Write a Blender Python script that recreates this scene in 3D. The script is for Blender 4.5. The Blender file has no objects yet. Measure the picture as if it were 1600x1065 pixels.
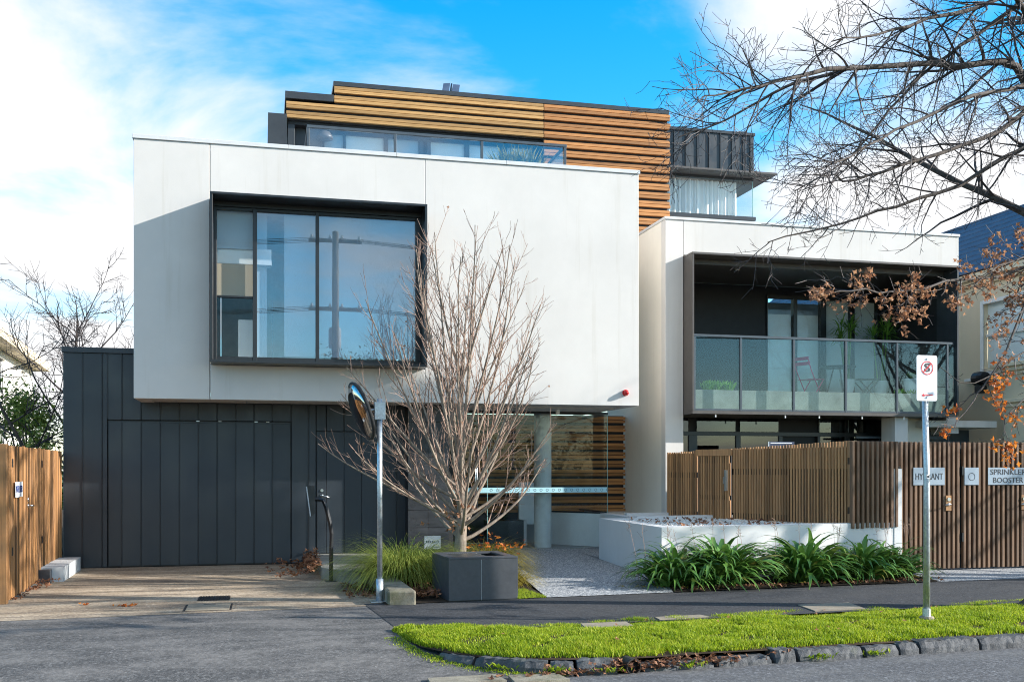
import bpy, math, random
from math import sin, cos, pi, radians, atan2, sqrt
from mathutils import Vector, Matrix, noise as mnoise
R = random.Random(7)

# ------------------------------------------------------------------ camera, sky, sun, exposure
scene = bpy.context.scene
col = scene.collection
cam_d = bpy.data.cameras.new('camera'); cam = bpy.data.objects.new('camera', cam_d); col.objects.link(cam)
cam.location = (0, 0, 1.6); cam.rotation_euler = (pi / 2, 0, radians(-13.56))
cam_d.lens = 36; cam_d.sensor_width = 36; cam_d.shift_y = 0.1247; cam_d.clip_end = 3000; cam_d.clip_start = 0.05
scene.camera = cam
scene.cycles.filter_width = 1.05; scene.cycles.use_denoising = True; scene.cycles.denoising_prefilter = 'NONE'

SUN_TO = Vector((1.0, -0.33, 0.43)).normalized()
world = bpy.data.worlds.new('World'); scene.world = world; world.use_nodes = True
wt = world.node_tree; wt.nodes.clear()
def wn(t, **k):
    n = wt.nodes.new(t)
    for a, b in k.items(): setattr(n, a, b)
    return n
def wl(a, b): wt.links.new(a, b)
def wmath(op, a, b=None, clamp=False):
    n = wn('ShaderNodeMath', operation=op, use_clamp=clamp)
    for i, v in enumerate((a, b)):
        if v is None: continue
        if isinstance(v, (int, float)): n.inputs[i].default_value = v
        else: wl(v, n.inputs[i])
    return n.outputs[0]
w_out = wn('ShaderNodeOutputWorld'); w_bg = wn('ShaderNodeBackground'); w_bg.inputs[1].default_value = 0.15
sky = wn('ShaderNodeTexSky', sky_type='NISHITA', sun_disc=False)
sky.sun_elevation = math.asin(SUN_TO.z); sky.sun_rotation = atan2(SUN_TO.x, SUN_TO.y)
sky.air_density = 1.0; sky.dust_density = 0.3; sky.ozone_density = 3.0
hsv = wn('ShaderNodeHueSaturation'); hsv.inputs['Saturation'].default_value = 1.43; hsv.inputs['Value'].default_value = 0.93; hsv.inputs['Hue'].default_value = 0.488
wl(sky.outputs[0], hsv.inputs['Color'])
tc = wn('ShaderNodeTexCoord')
sep = wn('ShaderNodeSeparateXYZ'); wl(tc.outputs['Generated'], sep.inputs[0])
zz = wmath('ADD', wmath('MAXIMUM', sep.outputs[2], 0.0), 0.22)
cmb = wn('ShaderNodeCombineXYZ'); wl(wmath('DIVIDE', sep.outputs[0], zz), cmb.inputs[0]); wl(wmath('DIVIDE', sep.outputs[1], zz), cmb.inputs[1])
n1 = wn('ShaderNodeTexNoise'); n1.inputs['Scale'].default_value = 1.7; n1.inputs['Detail'].default_value = 9; n1.inputs['Roughness'].default_value = 0.56; n1.inputs['Distortion'].default_value = 0.35
wl(cmb.outputs[0], n1.inputs['Vector'])
def blob(d, inner, outer, amp):
    v = wn('ShaderNodeVectorMath', operation='DOT_PRODUCT'); wl(tc.outputs['Generated'], v.inputs[0]); v.inputs[1].default_value = Vector(d).normalized()
    m = wn('ShaderNodeMapRange', interpolation_type='SMOOTHSTEP'); wl(v.outputs['Value'], m.inputs[0])
    m.inputs[1].default_value = cos(radians(outer)); m.inputs[2].default_value = cos(radians(inner)); m.inputs[3].default_value = 0; m.inputs[4].default_value = amp
    return m.outputs[0]
# cloud banks: low to the left, cumulus up right, a bright bank low to the right, and unseen ones added behind and overhead for neutral fill
dens = wmath('ADD', wmath('MULTIPLY', n1.outputs[0], 1.55), -.275)
for args in (((-0.25, .95, .19), 5, 19, .42), ((.46, .80, .44), 0, 7, .30), ((.62, .79, .15), 3, 14, .46), ((-.2, -.95, .45), 20, 62, .10), ((0, -.5, .85), 15, 55, .28), ((.9, .1, .35), 5, 40, .22), ((.06, .90, .46), 2, 11, .05)):
    dens = wmath('ADD', dens, blob(*args))
cr = wn('ShaderNodeMapRange', interpolation_type='SMOOTHSTEP'); wl(dens, cr.inputs[0])
cr.inputs[1].default_value = .47; cr.inputs[2].default_value = .98; cr.inputs[3].default_value = 0; cr.inputs[4].default_value = 1
mixc = wn('ShaderNodeMix', data_type='RGBA'); wl(cr.outputs[0], mixc.inputs[0]); wl(hsv.outputs[0], mixc.inputs[6]); mixc.inputs[7].default_value = (2.95, 2.95, 3.0, 1)
wl(mixc.outputs[2], w_bg.inputs[0]); wl(w_bg.outputs[0], w_out.inputs[0])

sun_d = bpy.data.lights.new('sun', 'SUN'); sun = bpy.data.objects.new('sun', sun_d); col.objects.link(sun)
sun_d.energy = 4.35; sun_d.angle = radians(0.6); sun_d.color = (1.0, 0.955, 0.89)
sun.location = SUN_TO * 60; sun.rotation_euler = SUN_TO.to_track_quat('Z', 'Y').to_euler()
vs = scene.view_settings; vs.view_transform = 'Standard'; vs.look = 'None'; vs.exposure = 1.32; vs.gamma = 1; vs.use_curve_mapping = False

# ------------------------------------------------------------------ materials
M = {}
class NT:
    def __init__(s, name, rough=0.6, metallic=0.0, spec=0.5):
        s.m = bpy.data.materials.new(name); s.m.use_nodes = True; s.t = s.m.node_tree; s.t.nodes.clear()
        s.out = s.n('ShaderNodeOutputMaterial'); s.b = s.n('ShaderNodeBsdfPrincipled'); s.l(s.b.outputs[0], s.out.inputs[0])
        s.b.inputs['Roughness'].default_value = rough; s.b.inputs['Metallic'].default_value = metallic
        s.b.inputs['Specular IOR Level'].default_value = spec
        s.tc = s.n('ShaderNodeTexCoord'); s.oi = None; M[name] = s.m
    def n(s, t, **k):
        x = s.t.nodes.new(t)
        for a, b in k.items(): setattr(x, a, b)
        return x
    def l(s, a, b): s.t.links.new(a, b)
    def vec(s, scale=(1, 1, 1), obj=True, rnd=False):
        mp = s.n('ShaderNodeMapping'); mp.inputs['Scale'].default_value = scale
        if obj: s.l(s.tc.outputs['Object'], mp.inputs[0])
        else:
            g = s.n('ShaderNodeNewGeometry'); s.l(g.outputs['Position'], mp.inputs[0])
        if rnd:
            c = s.n('ShaderNodeVectorMath', operation='SCALE'); c.inputs[0].default_value = (37, 53, 71); s.l(s.rand(), c.inputs[3]); s.l(c.outputs[0], mp.inputs['Location'])
        return mp.outputs[0]
    def rand(s):
        if s.oi is None: s.oi = s.n('ShaderNodeObjectInfo')
        return s.oi.outputs['Random']
    def noise(s, vec, scale, detail=5, rough=.6, dist=0):
        x = s.n('ShaderNodeTexNoise'); x.inputs['Scale'].default_value = scale; x.inputs['Detail'].default_value = detail; x.inputs['Roughness'].default_value = rough; x.inputs['Distortion'].default_value = dist
        s.l(vec, x.inputs['Vector']); return x.outputs[0]
    def vor(s, vec, scale, out='Color', feature='F1'):
        x = s.n('ShaderNodeTexVoronoi', feature=feature); x.inputs['Scale'].default_value = scale; s.l(vec, x.inputs['Vector']); return x.outputs[out]
    def ramp(s, fac, stops, interp='LINEAR'):
        r = s.n('ShaderNodeValToRGB'); r.color_ramp.interpolation = interp; e = r.color_ramp.elements
        while len(e) > 1: e.remove(e[-1])
        e[0].position = stops[0][0]; e[0].color = (*stops[0][1], 1)
        for p, c in stops[1:]:
            q = e.new(p); q.color = (*c, 1)
        s.l(fac, r.inputs[0]); return r.outputs[0]
    def mr(s, v, a, b, c, d):
        m = s.n('ShaderNodeMapRange'); s.l(v, m.inputs[0])
        for i, x in enumerate((a, b, c, d)): m.inputs[i + 1].default_value = x
        return m.outputs[0]
    def mix(s, fac, a, b, mode='MIX'):
        m = s.n('ShaderNodeMix', data_type='RGBA', blend_type=mode)
        for i, v in ((0, fac), (6, a), (7, b)):
            if isinstance(v, (int, float)): m.inputs[i].default_value = v
            elif isinstance(v, tuple): m.inputs[i].default_value = (*v, 1)
            else: s.l(v, m.inputs[i])
        return m.outputs[2]
    def math(s, op, a, b):
        m = s.n('ShaderNodeMath', operation=op)
        for i, v in enumerate((a, b)):
            if isinstance(v, (int, float)): m.inputs[i].default_value = v
            else: s.l(v, m.inputs[i])
        return m.outputs[0]
    def col(s, c):
        if isinstance(c, tuple): s.b.inputs['Base Color'].default_value = (*c, 1)
        else: s.l(c, s.b.inputs['Base Color'])
        return s
    def bump(s, h, strength=.3, dist=.01):
        b = s.n('ShaderNodeBump'); b.inputs['Strength'].default_value = strength; b.inputs['Distance'].default_value = dist
        s.l(h, b.inputs['Height']); s.l(b.outputs[0], s.b.inputs['Normal']); return s
    def rough(s, v): s.l(v, s.b.inputs['Roughness']); return s

def sc(c, k): return tuple(min(1, x * k) for x in c)
def m_plain(name, c, rough=.5, metallic=0., var=.12, scale=6, bump=0., bscale=60, spec=.5):
    t = NT(name, rough, metallic, spec); v = t.vec(obj=False)
    t.col(t.ramp(t.noise(v, scale), [(.3, sc(c, 1 - var)), (.7, sc(c, 1 + var))]))
    if bump: t.bump(t.noise(v, bscale, 4), bump, .006)
    return t.m
def m_wood(name, c, axis, rough=.65, var=.35, grey=0.):
    t = NT(name, rough, 0, .35)
    scl = [38, 38, 38]; scl[axis] = 1.6
    v = t.vec(tuple(scl), rnd=True)
    g = t.noise(v, 1.0, 6, .65, .4)
    base = t.ramp(g, [(.28, sc(c, .55)), (.5, c), (.75, sc(c, 1.35))])
    tone = t.ramp(t.rand(), [(0, (1 - var,) * 3), (.5, (1, 1, 1)), (1, (1 + var * .6, 1 + var * .55, 1 + var * .45))])
    base = t.mix(1.0, base, tone, 'MULTIPLY')
    if grey: # silvered weathering in patches
        w = t.mr(t.noise(t.vec((2, 2, 1.2), obj=False), 1.6, 4), .45, .75, 0, grey)
        base = t.mix(w, base, (.20, .165, .13))
    t.col(base); t.bump(g, .35, .004); return t.m

# painted concrete facade: faint mottling, rain streaks from the parapet
def m_render(name, c, streak=.36):
    t = NT(name, .78, 0, .3); p = t.vec(obj=False)
    big = t.noise(p, .8, 5, .6); fine = t.noise(p, 9, 6, .7)
    st = t.noise(t.vec((4.6, 4.6, .20), obj=False), 1.3, 7, .68)
    base = t.ramp(big, [(.3, sc(c, .925)), (.7, sc(c, 1.04))])
    base = t.mix(t.mr(fine, .35, .75, 0, .16), base, sc(c, .86))
    base = t.mix(t.mr(st, .56, .76, 0, streak), base, (c[0] * .66, c[1] * .62, c[2] * .52))
    t.col(base); t.bump(t.noise(p, 70, 5, .7), .25, .004); return t.m
m_render('painted_concrete', (.60, .58, .552))
m_render('cream_render', (.80, .75, .66), .2)
m_render('retaining_concrete', (.64, .635, .625), .16)
m_render('soffit_paint', (.55, .53, .49), .05)
m_render('neighbour_cream', (.72, .61, .44), .1)
m_render('neighbour_white', (.72, .69, .62), .1)
m_plain('cap_metal', (.56, .57, .57), .45, 0, .06)
t = NT('dark_cladding', .42, 0, .5); p = t.vec(obj=False); dust = t.noise(t.vec((2.5, 2.5, .35), obj=False), 1.2, 5)
t.col(t.mix(t.mr(dust, .45, .8, 0, .35), t.ramp(t.rand(), [(0, (.022, .029, .037)), (1, (.029, .037, .046))]), (.055, .060, .064)))
t.rough(t.mr(t.noise(p, 2.2, 4), .3, .7, .30, .55)); t.bump(t.noise(t.vec((1.5, 1.5, .5), obj=False), 2.0, 3), .22, .02)
m_plain('seam_metal', (.030, .034, .039), .38, 0, .15)
m_plain('black_frame', (.012, .014, .017), .33, 0, .2)
m_plain('black_wall', (.016, .016, .018), .6, 0, .2)
m_plain('bronze_fin', (.075, .066, .060), .42, 0, .12)
m_plain('grey_frame', (.055, .07, .085), .35, 0, .15)
m_plain('interior_wall', (.70, .70, .68), .8)
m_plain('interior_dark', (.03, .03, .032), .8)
m_plain('blind_white', (.78, .80, .80), .85, 0, .03)
m_plain('blind_grey', (.44, .50, .55), .85, 0, .05, 1)
m_plain('blind_tan', (.42, .33, .23), .85, 0, .04, 1)
m_plain('steel', (.55, .57, .58), .28, 1.0, .08)
t = NT('galvanised', .45, .85); p = t.vec(obj=False); t.col(t.ramp(t.vor(p, 55), [(0, (.38, .41, .43)), (1, (.56, .60, .62))])); t.rough(t.mr(t.noise(p, 12), .3, .7, .38, .58))
m_plain('sign_grey', (.28, .34, .40), .4, .1, .05)
m_plain('sign_white', (.78, .78, .79), .4, 0, .02)
m_plain('ink_black', (.012, .014, .02), .5)
m_plain('ink_blue', (.03, .06, .20), .5)
m_plain('ink_red', (.55, .012, .02), .45)
m_plain('red_plastic', (.55, .012, .015), .25, 0, .05)
m_plain('white_plastic', (.75, .75, .73), .4, 0, .03)
m_plain('navy_sign', (.02, .035, .08), .5)
m_plain('pink_metal', (.70, .05, .17), .4, 0, .05)
m_plain('pot_white', (.72, .73, .72), .5, 0, .04)
m_plain('terracotta', (.42, .20, .13), .7)
m_plain('curtain', (.84, .86, .86), .85, 0, .02)
m_plain('rubber_black', (.015, .015, .015), .8)
m_wood('timber_orange', (.38, .17, .057), 0)
m_wood('timber_orange_lit', (.46, .265, .10), 0)  # lighter copy of the orange timber, stronger light painted into its colour
m_wood('timber_brown', (.37, .195, .088), 2, .7, .45, .12)
m_wood('timber_batten', (.165, .095, .056), 2, .7, .35, .25)
m_wood('timber_amber', (.30, .148, .056), 2, .6, .6, .2)
m_wood('timber_dark', (.05, .032, .02), 2)
# glass: clear sheet with a mirror-like coating; tints
def m_glass(name, tint, ior=1.5, extra=0.0, haze=0.0, hazec=(.5, .55, .55), rough=0.0):
    t = NT(name); t.t.nodes.remove(t.b)
    tr = t.n('ShaderNodeBsdfTransparent'); tr.inputs[0].default_value = (*tint, 1)
    gl = t.n('ShaderNodeBsdfGlossy'); gl.inputs['Roughness'].default_value = rough; gl.inputs[0].default_value = (.93, .97, 1, 1)
    fr = t.n('ShaderNodeFresnel'); ge = t.n('ShaderNodeNewGeometry')
    t.l(t.mr(ge.outputs['Backfacing'], 0, 1, ior, 1 / ior), fr.inputs[0])   # the same reflectance on both faces of the sheet
    f = t.math('ADD', fr.outputs[0], extra) if extra else fr.outputs[0]
    mx = t.n('ShaderNodeMixShader'); t.l(f, mx.inputs[0]); t.l(tr.outputs[0], mx.inputs[1]); t.l(gl.outputs[0], mx.inputs[2]); last = mx.outputs[0]
    if haze: # dust and water marks on the sheet
        df = t.n('ShaderNodeBsdfDiffuse'); df.inputs[0].default_value = (*hazec, 1)
        h = t.mr(t.noise(t.vec((4, 4, .7), obj=False), 2.5, 6, .7), .3, .8, haze * .35, haze)
        m2 = t.n('ShaderNodeMixShader'); t.l(h, m2.inputs[0]); t.l(last, m2.inputs[1]); t.l(df.outputs[0], m2.inputs[2]); last = m2.outputs[0]
    t.l(last, t.out.inputs[0]); return t.m
m_glass('window_glass', (.93, .96, .98), 1.5, .07)
m_glass('clear_glass', (.97, .988, .985), 1.30, .0)
m_glass('balcony_glass', (.88, .945, .945), 1.42, .0, .012, (.36, .46, .47))
m_glass('dark_glass', (.30, .34, .36), 1.5, .02)
m_plain('glass_edge', (.30, .52, .50), .2)
m_plain('frost_stripe', (.42, .68, .74), .5, 0, .03)
t = NT('mirror', .05, 1.0); t.col((.34, .35, .36))

# ground materials
def m_asphalt(name, c, patch, crack=True, moss=0.):
    t = NT(name, .85, 0, .3); p = t.vec(obj=False)
    sp = t.vor(p, 130); g = t.n('ShaderNodeRGBToBW'); t.l(sp, g.inputs[0])
    g2 = t.n('ShaderNodeRGBToBW'); t.l(t.vor(p, 48), g2.inputs[0])
    base = t.ramp(t.math('ADD', t.math('MULTIPLY', g.outputs[0], .4), t.math('MULTIPLY', g2.outputs[0], .6)), [(.2, sc(c, .5)), (.55, c), (.78, sc(c, 1.7)), (.95, sc(c, 3.2))])
    pt = t.noise(t.vec((.6, 1.5, 1), obj=False), 1.5, 9, .68, .3)
    base = t.mix(t.mr(pt, .44, .62, 0, .9), base, t.mix(.6, base, patch))
    f = t.noise(p, 16, 6, .8); base = t.mix(t.mr(f, .45, .72, 0, .6), base, sc(c, .5)); f = t.noise(p, 4, 7, .75); base = t.mix(t.mr(f, .5, .7, 0, .45), base, sc(c, .6))
    if crack:
        w = t.n('ShaderNodeMix', data_type='VECTOR'); w.inputs[0].default_value = .25; t.l(p, w.inputs[4])
        nx = t.n('ShaderNodeTexNoise'); nx.inputs['Scale'].default_value = 1.3; t.l(p, nx.inputs['Vector']); t.l(nx.outputs['Color'], w.inputs[5])
        d = t.vor(w.outputs[1], .30, 'Distance', 'DISTANCE_TO_EDGE')
        base = t.mix(t.mr(d, .0, .004, .5, 0), base, sc(c, .4))
    if moss:
        mo = t.mr(t.noise(p, 2.2, 6, .7), .55, .72, 0, moss); base = t.mix(mo, base, (.06, .075, .02))
    t.col(base); t.bump(g.outputs[0], .5, .006); return t.m
m_asphalt('asphalt_path', (.040, .041, .044), (.062, .060, .058))
m_asphalt('asphalt_crossover', (.088, .085, .082), (.215, .20, .185), crack=False)  # pale mottling stands in for dappled sunlight, painted into the colour
m_asphalt('asphalt_road', (.095, .096, .10), (.15, .147, .142), crack=False)
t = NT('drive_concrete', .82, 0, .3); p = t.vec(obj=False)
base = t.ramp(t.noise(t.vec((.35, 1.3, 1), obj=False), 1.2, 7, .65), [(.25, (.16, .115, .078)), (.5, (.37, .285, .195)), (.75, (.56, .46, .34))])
base = t.mix(t.mr(t.noise(t.vec((.3, 3.2, 1), obj=False), 1.1, 8, .75), .46, .66, 0, .8), base, (.085, .067, .052))  # dark streaks: stains plus cast shadow streaks painted into the colour
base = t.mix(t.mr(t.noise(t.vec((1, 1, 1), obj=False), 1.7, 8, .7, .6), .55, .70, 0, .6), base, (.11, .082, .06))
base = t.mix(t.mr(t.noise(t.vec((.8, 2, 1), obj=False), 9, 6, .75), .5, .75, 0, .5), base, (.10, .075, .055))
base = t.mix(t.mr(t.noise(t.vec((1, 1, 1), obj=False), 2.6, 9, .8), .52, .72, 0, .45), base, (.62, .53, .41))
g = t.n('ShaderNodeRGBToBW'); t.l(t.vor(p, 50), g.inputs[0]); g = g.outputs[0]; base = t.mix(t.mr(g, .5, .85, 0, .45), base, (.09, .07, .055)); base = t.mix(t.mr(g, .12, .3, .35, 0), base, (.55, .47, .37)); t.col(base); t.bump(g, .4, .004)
t = NT('exposed_aggregate', .7, 0, .4); p = t.vec(obj=False); g = t.n('ShaderNodeRGBToBW'); t.l(t.vor(p, 62), g.inputs[0])
t.col(t.ramp(g.outputs[0], [(.15, (.075, .085, .10)), (.4, (.19, .205, .22)), (.62, (.30, .31, .32)), (.85, (.55, .55, .53))])); t.bump(t.vor(p, 62, 'Distance'), -.4, .006)
t = NT('kerb_concrete', .9, 0, .2); p = t.vec(obj=False)
base = t.ramp(t.noise(p, 5, 7, .7), [(.3, (.13, .115, .085)), (.7, (.30, .27, .21))]); base = t.mix(t.mr(t.noise(p, 2.3, 6, .7), .5, .68, 0, .7), base, (.075, .08, .03)); t.col(base); t.bump(t.noise(p, 40, 5, .7), .5, .01)
t = NT('bluestone', .72, 0, .35); p = t.vec(obj=False)
base = t.ramp(t.noise(p, 7, 7, .72), [(.28, (.035, .038, .042)), (.52, (.085, .088, .092)), (.78, (.17, .17, .165))])
base = t.mix(t.mr(t.noise(p, 3.1, 6, .7), .58, .72, 0, .7), base, (.06, .075, .02)); base = t.mix(t.rand(), base, t.mix(1.0, base, (.72, .74, .78), 'MULTIPLY')); t.col(base); t.bump(t.noise(p, 26, 6, .75), .7, .02)
m_plain('soil', (.045, .032, .022), .95, 0, .5, 9, .8, 30, .1)
m_plain('mulch_soil', (.030, .024, .018), .95, 0, .5, 20, .9, 40, .1)
m_plain('earth', (.07, .085, .03), .95, 0, .4, .3)
m_plain('pebble_white', (.62, .60, .56), .7, 0, .2, 30)
m_plain('step_concrete', (.24, .235, .21), .8, 0, .25, 4, .3)
m_plain('cover_concrete', (.22, .185, .135), .85, 0, .25, 6, .3)
m_plain('light_concrete', (.50, .52, .53), .8, 0, .12, 5, .2)
m_plain('iron', (.045, .038, .033), .6, .5, .3, 20)
t = NT('porcelain_tile', .38, 0, .5); p = t.vec(obj=False); t.col(t.ramp(t.noise(p, 18, 6, .7), [(.3, (.043, .046, .053)), (.7, (.060, .064, .072))])); t.rough(t.mr(t.noise(p, 3, 4), .3, .7, .32, .5))
t = NT('stone_tile', .3, 0, .5); p = t.vec(obj=False); t.col(t.ramp(t.noise(t.vec((1, 1, 4), obj=False), 2.5, 7, .7), [(.3, (.018, .019, .022)), (.7, (.05, .052, .058))])); t.rough(t.mr(t.noise(p, 4, 5), .3, .7, .2, .42))
m_plain('column_concrete', (.50, .52, .50), .6, 0, .16, 3, .15)
m_plain('lobby_floor', (.24, .25, .26), .4, 0, .15)
t = NT('slate_roof', .55, 0, .4); p = t.vec(obj=False); t.col(t.ramp(t.noise(p, 3, 5), [(.3, (.032, .055, .10)), (.7, (.055, .085, .14))]))
m_plain('pole_timber', (.20, .16, .12), .9, 0, .3, 3)
m_plain('wire', (.01, .01, .01), .6)
# plants
def m_leaf(name, c1, c2, rough=.5, trans=.35, spec=.4):
    t = NT(name, rough, 0, spec); v = t.vec(obj=False)
    g = t.n('ShaderNodeNewGeometry')
    f = t.math('ADD', t.math('MULTIPLY', g.outputs['Random Per Island'], .7), t.math('MULTIPLY', t.noise(v, 5, 3), .3))
    c = t.ramp(f, [(.15, c1), (.8, c2)]); t.col(c)
    tl = t.n('ShaderNodeBsdfTranslucent'); t.l(c, tl.inputs[0]); mx = t.n('ShaderNodeMixShader'); mx.inputs[0].default_value = trans
    t.l(t.b.outputs[0], mx.inputs[1]); t.l(tl.outputs[0], mx.inputs[2]); t.l(mx.outputs[0], t.out.inputs[0]); return t.m
t = NT('grass_blade', .55, 0, .3); g = t.n('ShaderNodeNewGeometry'); p = t.vec(obj=False)
f = t.math('ADD', t.math('MULTIPLY', g.outputs['Random Per Island'], .38), t.math('MULTIPLY', t.noise(p, 1.7, 7, .75), .66))
c = t.ramp(f, [(.22, (.085, .17, .008)), (.46, (.24, .34, .014)), (.66, (.42, .48, .028)), (.88, (.50, .44, .11))]); t.col(c)
tl = t.n('ShaderNodeBsdfTranslucent'); t.l(c, tl.inputs[0]); mx = t.n('ShaderNodeMixShader'); mx.inputs[0].default_value = .45
t.l(t.b.outputs[0], mx.inputs[1]); t.l(tl.outputs[0], mx.inputs[2]); t.l(mx.outputs[0], t.out.inputs[0])
t = NT('strap_leaf', .35, 0, .5); c = t.ramp(t.rand(), [(0, (.045, .115, .018)), (.5, (.090, .205, .034)), (.9, (.16, .30, .06)), (1, (.16, .15, .03))]); t.col(c)
tl = t.n('ShaderNodeBsdfTranslucent'); t.l(c, tl.inputs[0]); mx = t.n('ShaderNodeMixShader'); mx.inputs[0].default_value = .22
t.l(t.b.outputs[0], mx.inputs[1]); t.l(tl.outputs[0], mx.inputs[2]); t.l(mx.outputs[0], t.out.inputs[0])
m_leaf('tussock_green', (.09, .15, .02), (.34, .38, .08), .5, .35)
m_leaf('tussock_yellow', (.16, .13, .02), (.42, .34, .06), .5, .4)
m_leaf('autumn_leaf', (.20, .085, .045), (.48, .25, .13), .6, .4)
m_leaf('orange_leaf', (.38, .07, .012), (.62, .22, .03), .5, .45)
m_leaf('dead_leaf', (.10, .04, .022), (.32, .15, .075), .75, .2)
m_leaf('bush_leaf', (.03, .06, .010), (.14, .17, .03), .5, .3)
m_leaf('palm_leaf', (.10, .26, .03), (.26, .46, .08), .4, .35)
t = NT('pale_bark', .8, 0, .3); v = t.vec(obj=False); t.col(t.ramp(t.noise(t.vec((1, 1, .3), obj=False), 30, 5, .7), [(.3, (.15, .115, .09)), (.6, (.28, .225, .175)), (.8, (.40, .34, .28))])); t.bump(t.noise(v, 80, 4), .4, .004)
m_plain('twig_bark', (.27, .17, .125), .7, 0, .25, 8)
t = NT('dark_bark', .85, 0, .3); t.col(t.ramp(t.noise(t.vec((1, 1, .35), obj=False), 26, 6, .7), [(.3, (.035, .028, .024)), (.7, (.11, .092, .08))])); t.bump(t.noise(t.vec((1, 1, .3), obj=False), 40, 5), .6, .01)
m_plain('dark_twig', (.045, .034, .032), .7, 0, .3, 9)

# ------------------------------------------------------------------ builders
ORG = {}
def props(o, label=None, cat=None, group=None, kind=None):
    for k, v in (('label', label), ('category', cat), ('group', group), ('kind', kind)):
        if v: o[k] = v
    return o
def thing(name, label, cat, loc, rot=0.0, group=None, local=False):
    """an Empty at a thing's base. local=True: its parts are given in the Empty's own frame"""
    o = bpy.data.objects.new(name, None); o.empty_display_size = .2; col.objects.link(o)
    o.location = loc; o.rotation_euler = (0, 0, rot); ORG[o.name] = Vector((0, 0, 0)) if local else Vector(loc)
    return props(o, label, cat, group)
def adopt(o, parent, c):
    ORG[o.name] = Vector(c)
    if parent is None: o.location = c
    else:
        o.parent = parent; o.location = Vector(c) - ORG[parent.name]
class MB:
    def __init__(s): s.v = []; s.f = []
    def add(s, vs, fs):
        b = len(s.v); s.v += [tuple(v) for v in vs]; s.f += [tuple(i + b for i in f) for f in fs]; return s
    def box(s, x0, x1, y0, y1, z0, z1):
        return s.add([(x0, y0, z0), (x1, y0, z0), (x1, y1, z0), (x0, y1, z0), (x0, y0, z1), (x1, y0, z1), (x1, y1, z1), (x0, y1, z1)],
                     [(0, 3, 2, 1), (4, 5, 6, 7), (0, 1, 5, 4), (1, 2, 6, 5), (2, 3, 7, 6), (3, 0, 4, 7)])
    def cbox(s, x0, x1, y0, y1, z0, z1, b=.004):
        """box with chamfered edges"""
        vs = []; idx = {}
        for sx in (0, 1):
            for sy in (0, 1):
                for sz in (0, 1):
                    X, Y, Z = (x0, x1)[sx], (y0, y1)[sy], (z0, z1)[sz]
                    bx, by, bz = (b, -b)[sx], (b, -b)[sy], (b, -b)[sz]
                    for k, v in enumerate(((X, Y + by, Z + bz), (X + bx, Y, Z + bz), (X + bx, Y + by, Z))):
                        idx[sx, sy, sz, k] = len(vs); vs.append(v)
        g = lambda *a: idx[a]
        fs = []
        for q in (0, 1):
            fs.append((g(q,0,0,0), g(q,1,0,0), g(q,1,1,0), g(q,0,1,0))); fs.append((g(0,q,0,1), g(1,q,0,1), g(1,q,1,1), g(0,q,1,1))); fs.append((g(0,0,q,2), g(1,0,q,2), g(1,1,q,2), g(0,1,q,2)))
        for a in (0, 1):
            for c in (0, 1):
                fs.append((g(a,c,0,0), g(a,c,1,0), g(a,c,1,1), g(a,c,0,1)))
                fs.append((g(a,0,c,0), g(a,1,c,0), g(a,1,c,2), g(a,0,c,2)))
                fs.append((g(0,a,c,1), g(1,a,c,1), g(1,a,c,2), g(0,a,c,2)))
        for sx in (0, 1):
            for sy in (0, 1):
                for sz in (0, 1): fs.append(tuple(g(sx, sy, sz, k) for k in range(3)))
        return s.add(vs, fs)
    def quad(s, a, b, c, d): return s.add([a, b, c, d], [(0, 1, 2, 3)])
    def prism(s, poly, z0, z1):
        n = len(poly); vs = [(x, y, z0) for x, y in poly] + [(x, y, z1) for x, y in poly]
        return s.add(vs, [tuple(range(n))[::-1], tuple(range(n, 2 * n))] + [(i, (i + 1) % n, n + (i + 1) % n, n + i) for i in range(n)])
    def tube(s, pts, rad, n=6, caps=True):
        pts = [Vector(p) for p in pts]; m = len(pts)
        if not isinstance(rad, (list, tuple)): rad = [rad] * m
        b = len(s.v); up = None
        for i, p in enumerate(pts):
            d = (pts[min(i + 1, m - 1)] - pts[max(i - 1, 0)])
            if d.length < 1e-9: d = Vector((0, 0, 1))
            d.normalize()
            if up is None: up = Vector((0, 0, 1)) if abs(d.z) < .9 else Vector((1, 0, 0))
            a = d.cross(up)
            if a.length < 1e-4: a = d.cross(Vector((1, .3, 0)))
            a.normalize(); c = a.cross(d); up = c; r = rad[i]
            for k in range(n):
                th = 2 * pi * k / n; q = p + a * (cos(th) * r) + c * (sin(th) * r); s.v.append((q.x, q.y, q.z))
        for i in range(m - 1):
            for k in range(n):
                k2 = (k + 1) % n; s.f.append((b + i * n + k, b + i * n + k2, b + (i + 1) * n + k2, b + (i + 1) * n + k))
        if caps:
            s.f.append(tuple(b + k for k in range(n))[::-1]); s.f.append(tuple(b + (m - 1) * n + k for k in range(n)))
        return s
    def lathe(s, c, prof, n=16, axis='z'):
        vs = []; fs = []
        for r, h in prof:
            for k in range(n):
                th = 2 * pi * k / n; a, b_ = r * cos(th), r * sin(th)
                vs.append({'z': (c[0] + a, c[1] + b_, c[2] + h), 'y': (c[0] + a, c[1] + h, c[2] + b_), 'x': (c[0] + h, c[1] + a, c[2] + b_)}[axis])
        for i in range(len(prof) - 1):
            for k in range(n): fs.append((i * n + k, i * n + (k + 1) % n, (i + 1) * n + (k + 1) % n, (i + 1) * n + k))
        fs.append(tuple(range(n))[::-1]); fs.append(tuple(range((len(prof) - 1) * n, len(prof) * n)))
        return s.add(vs, fs)
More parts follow.
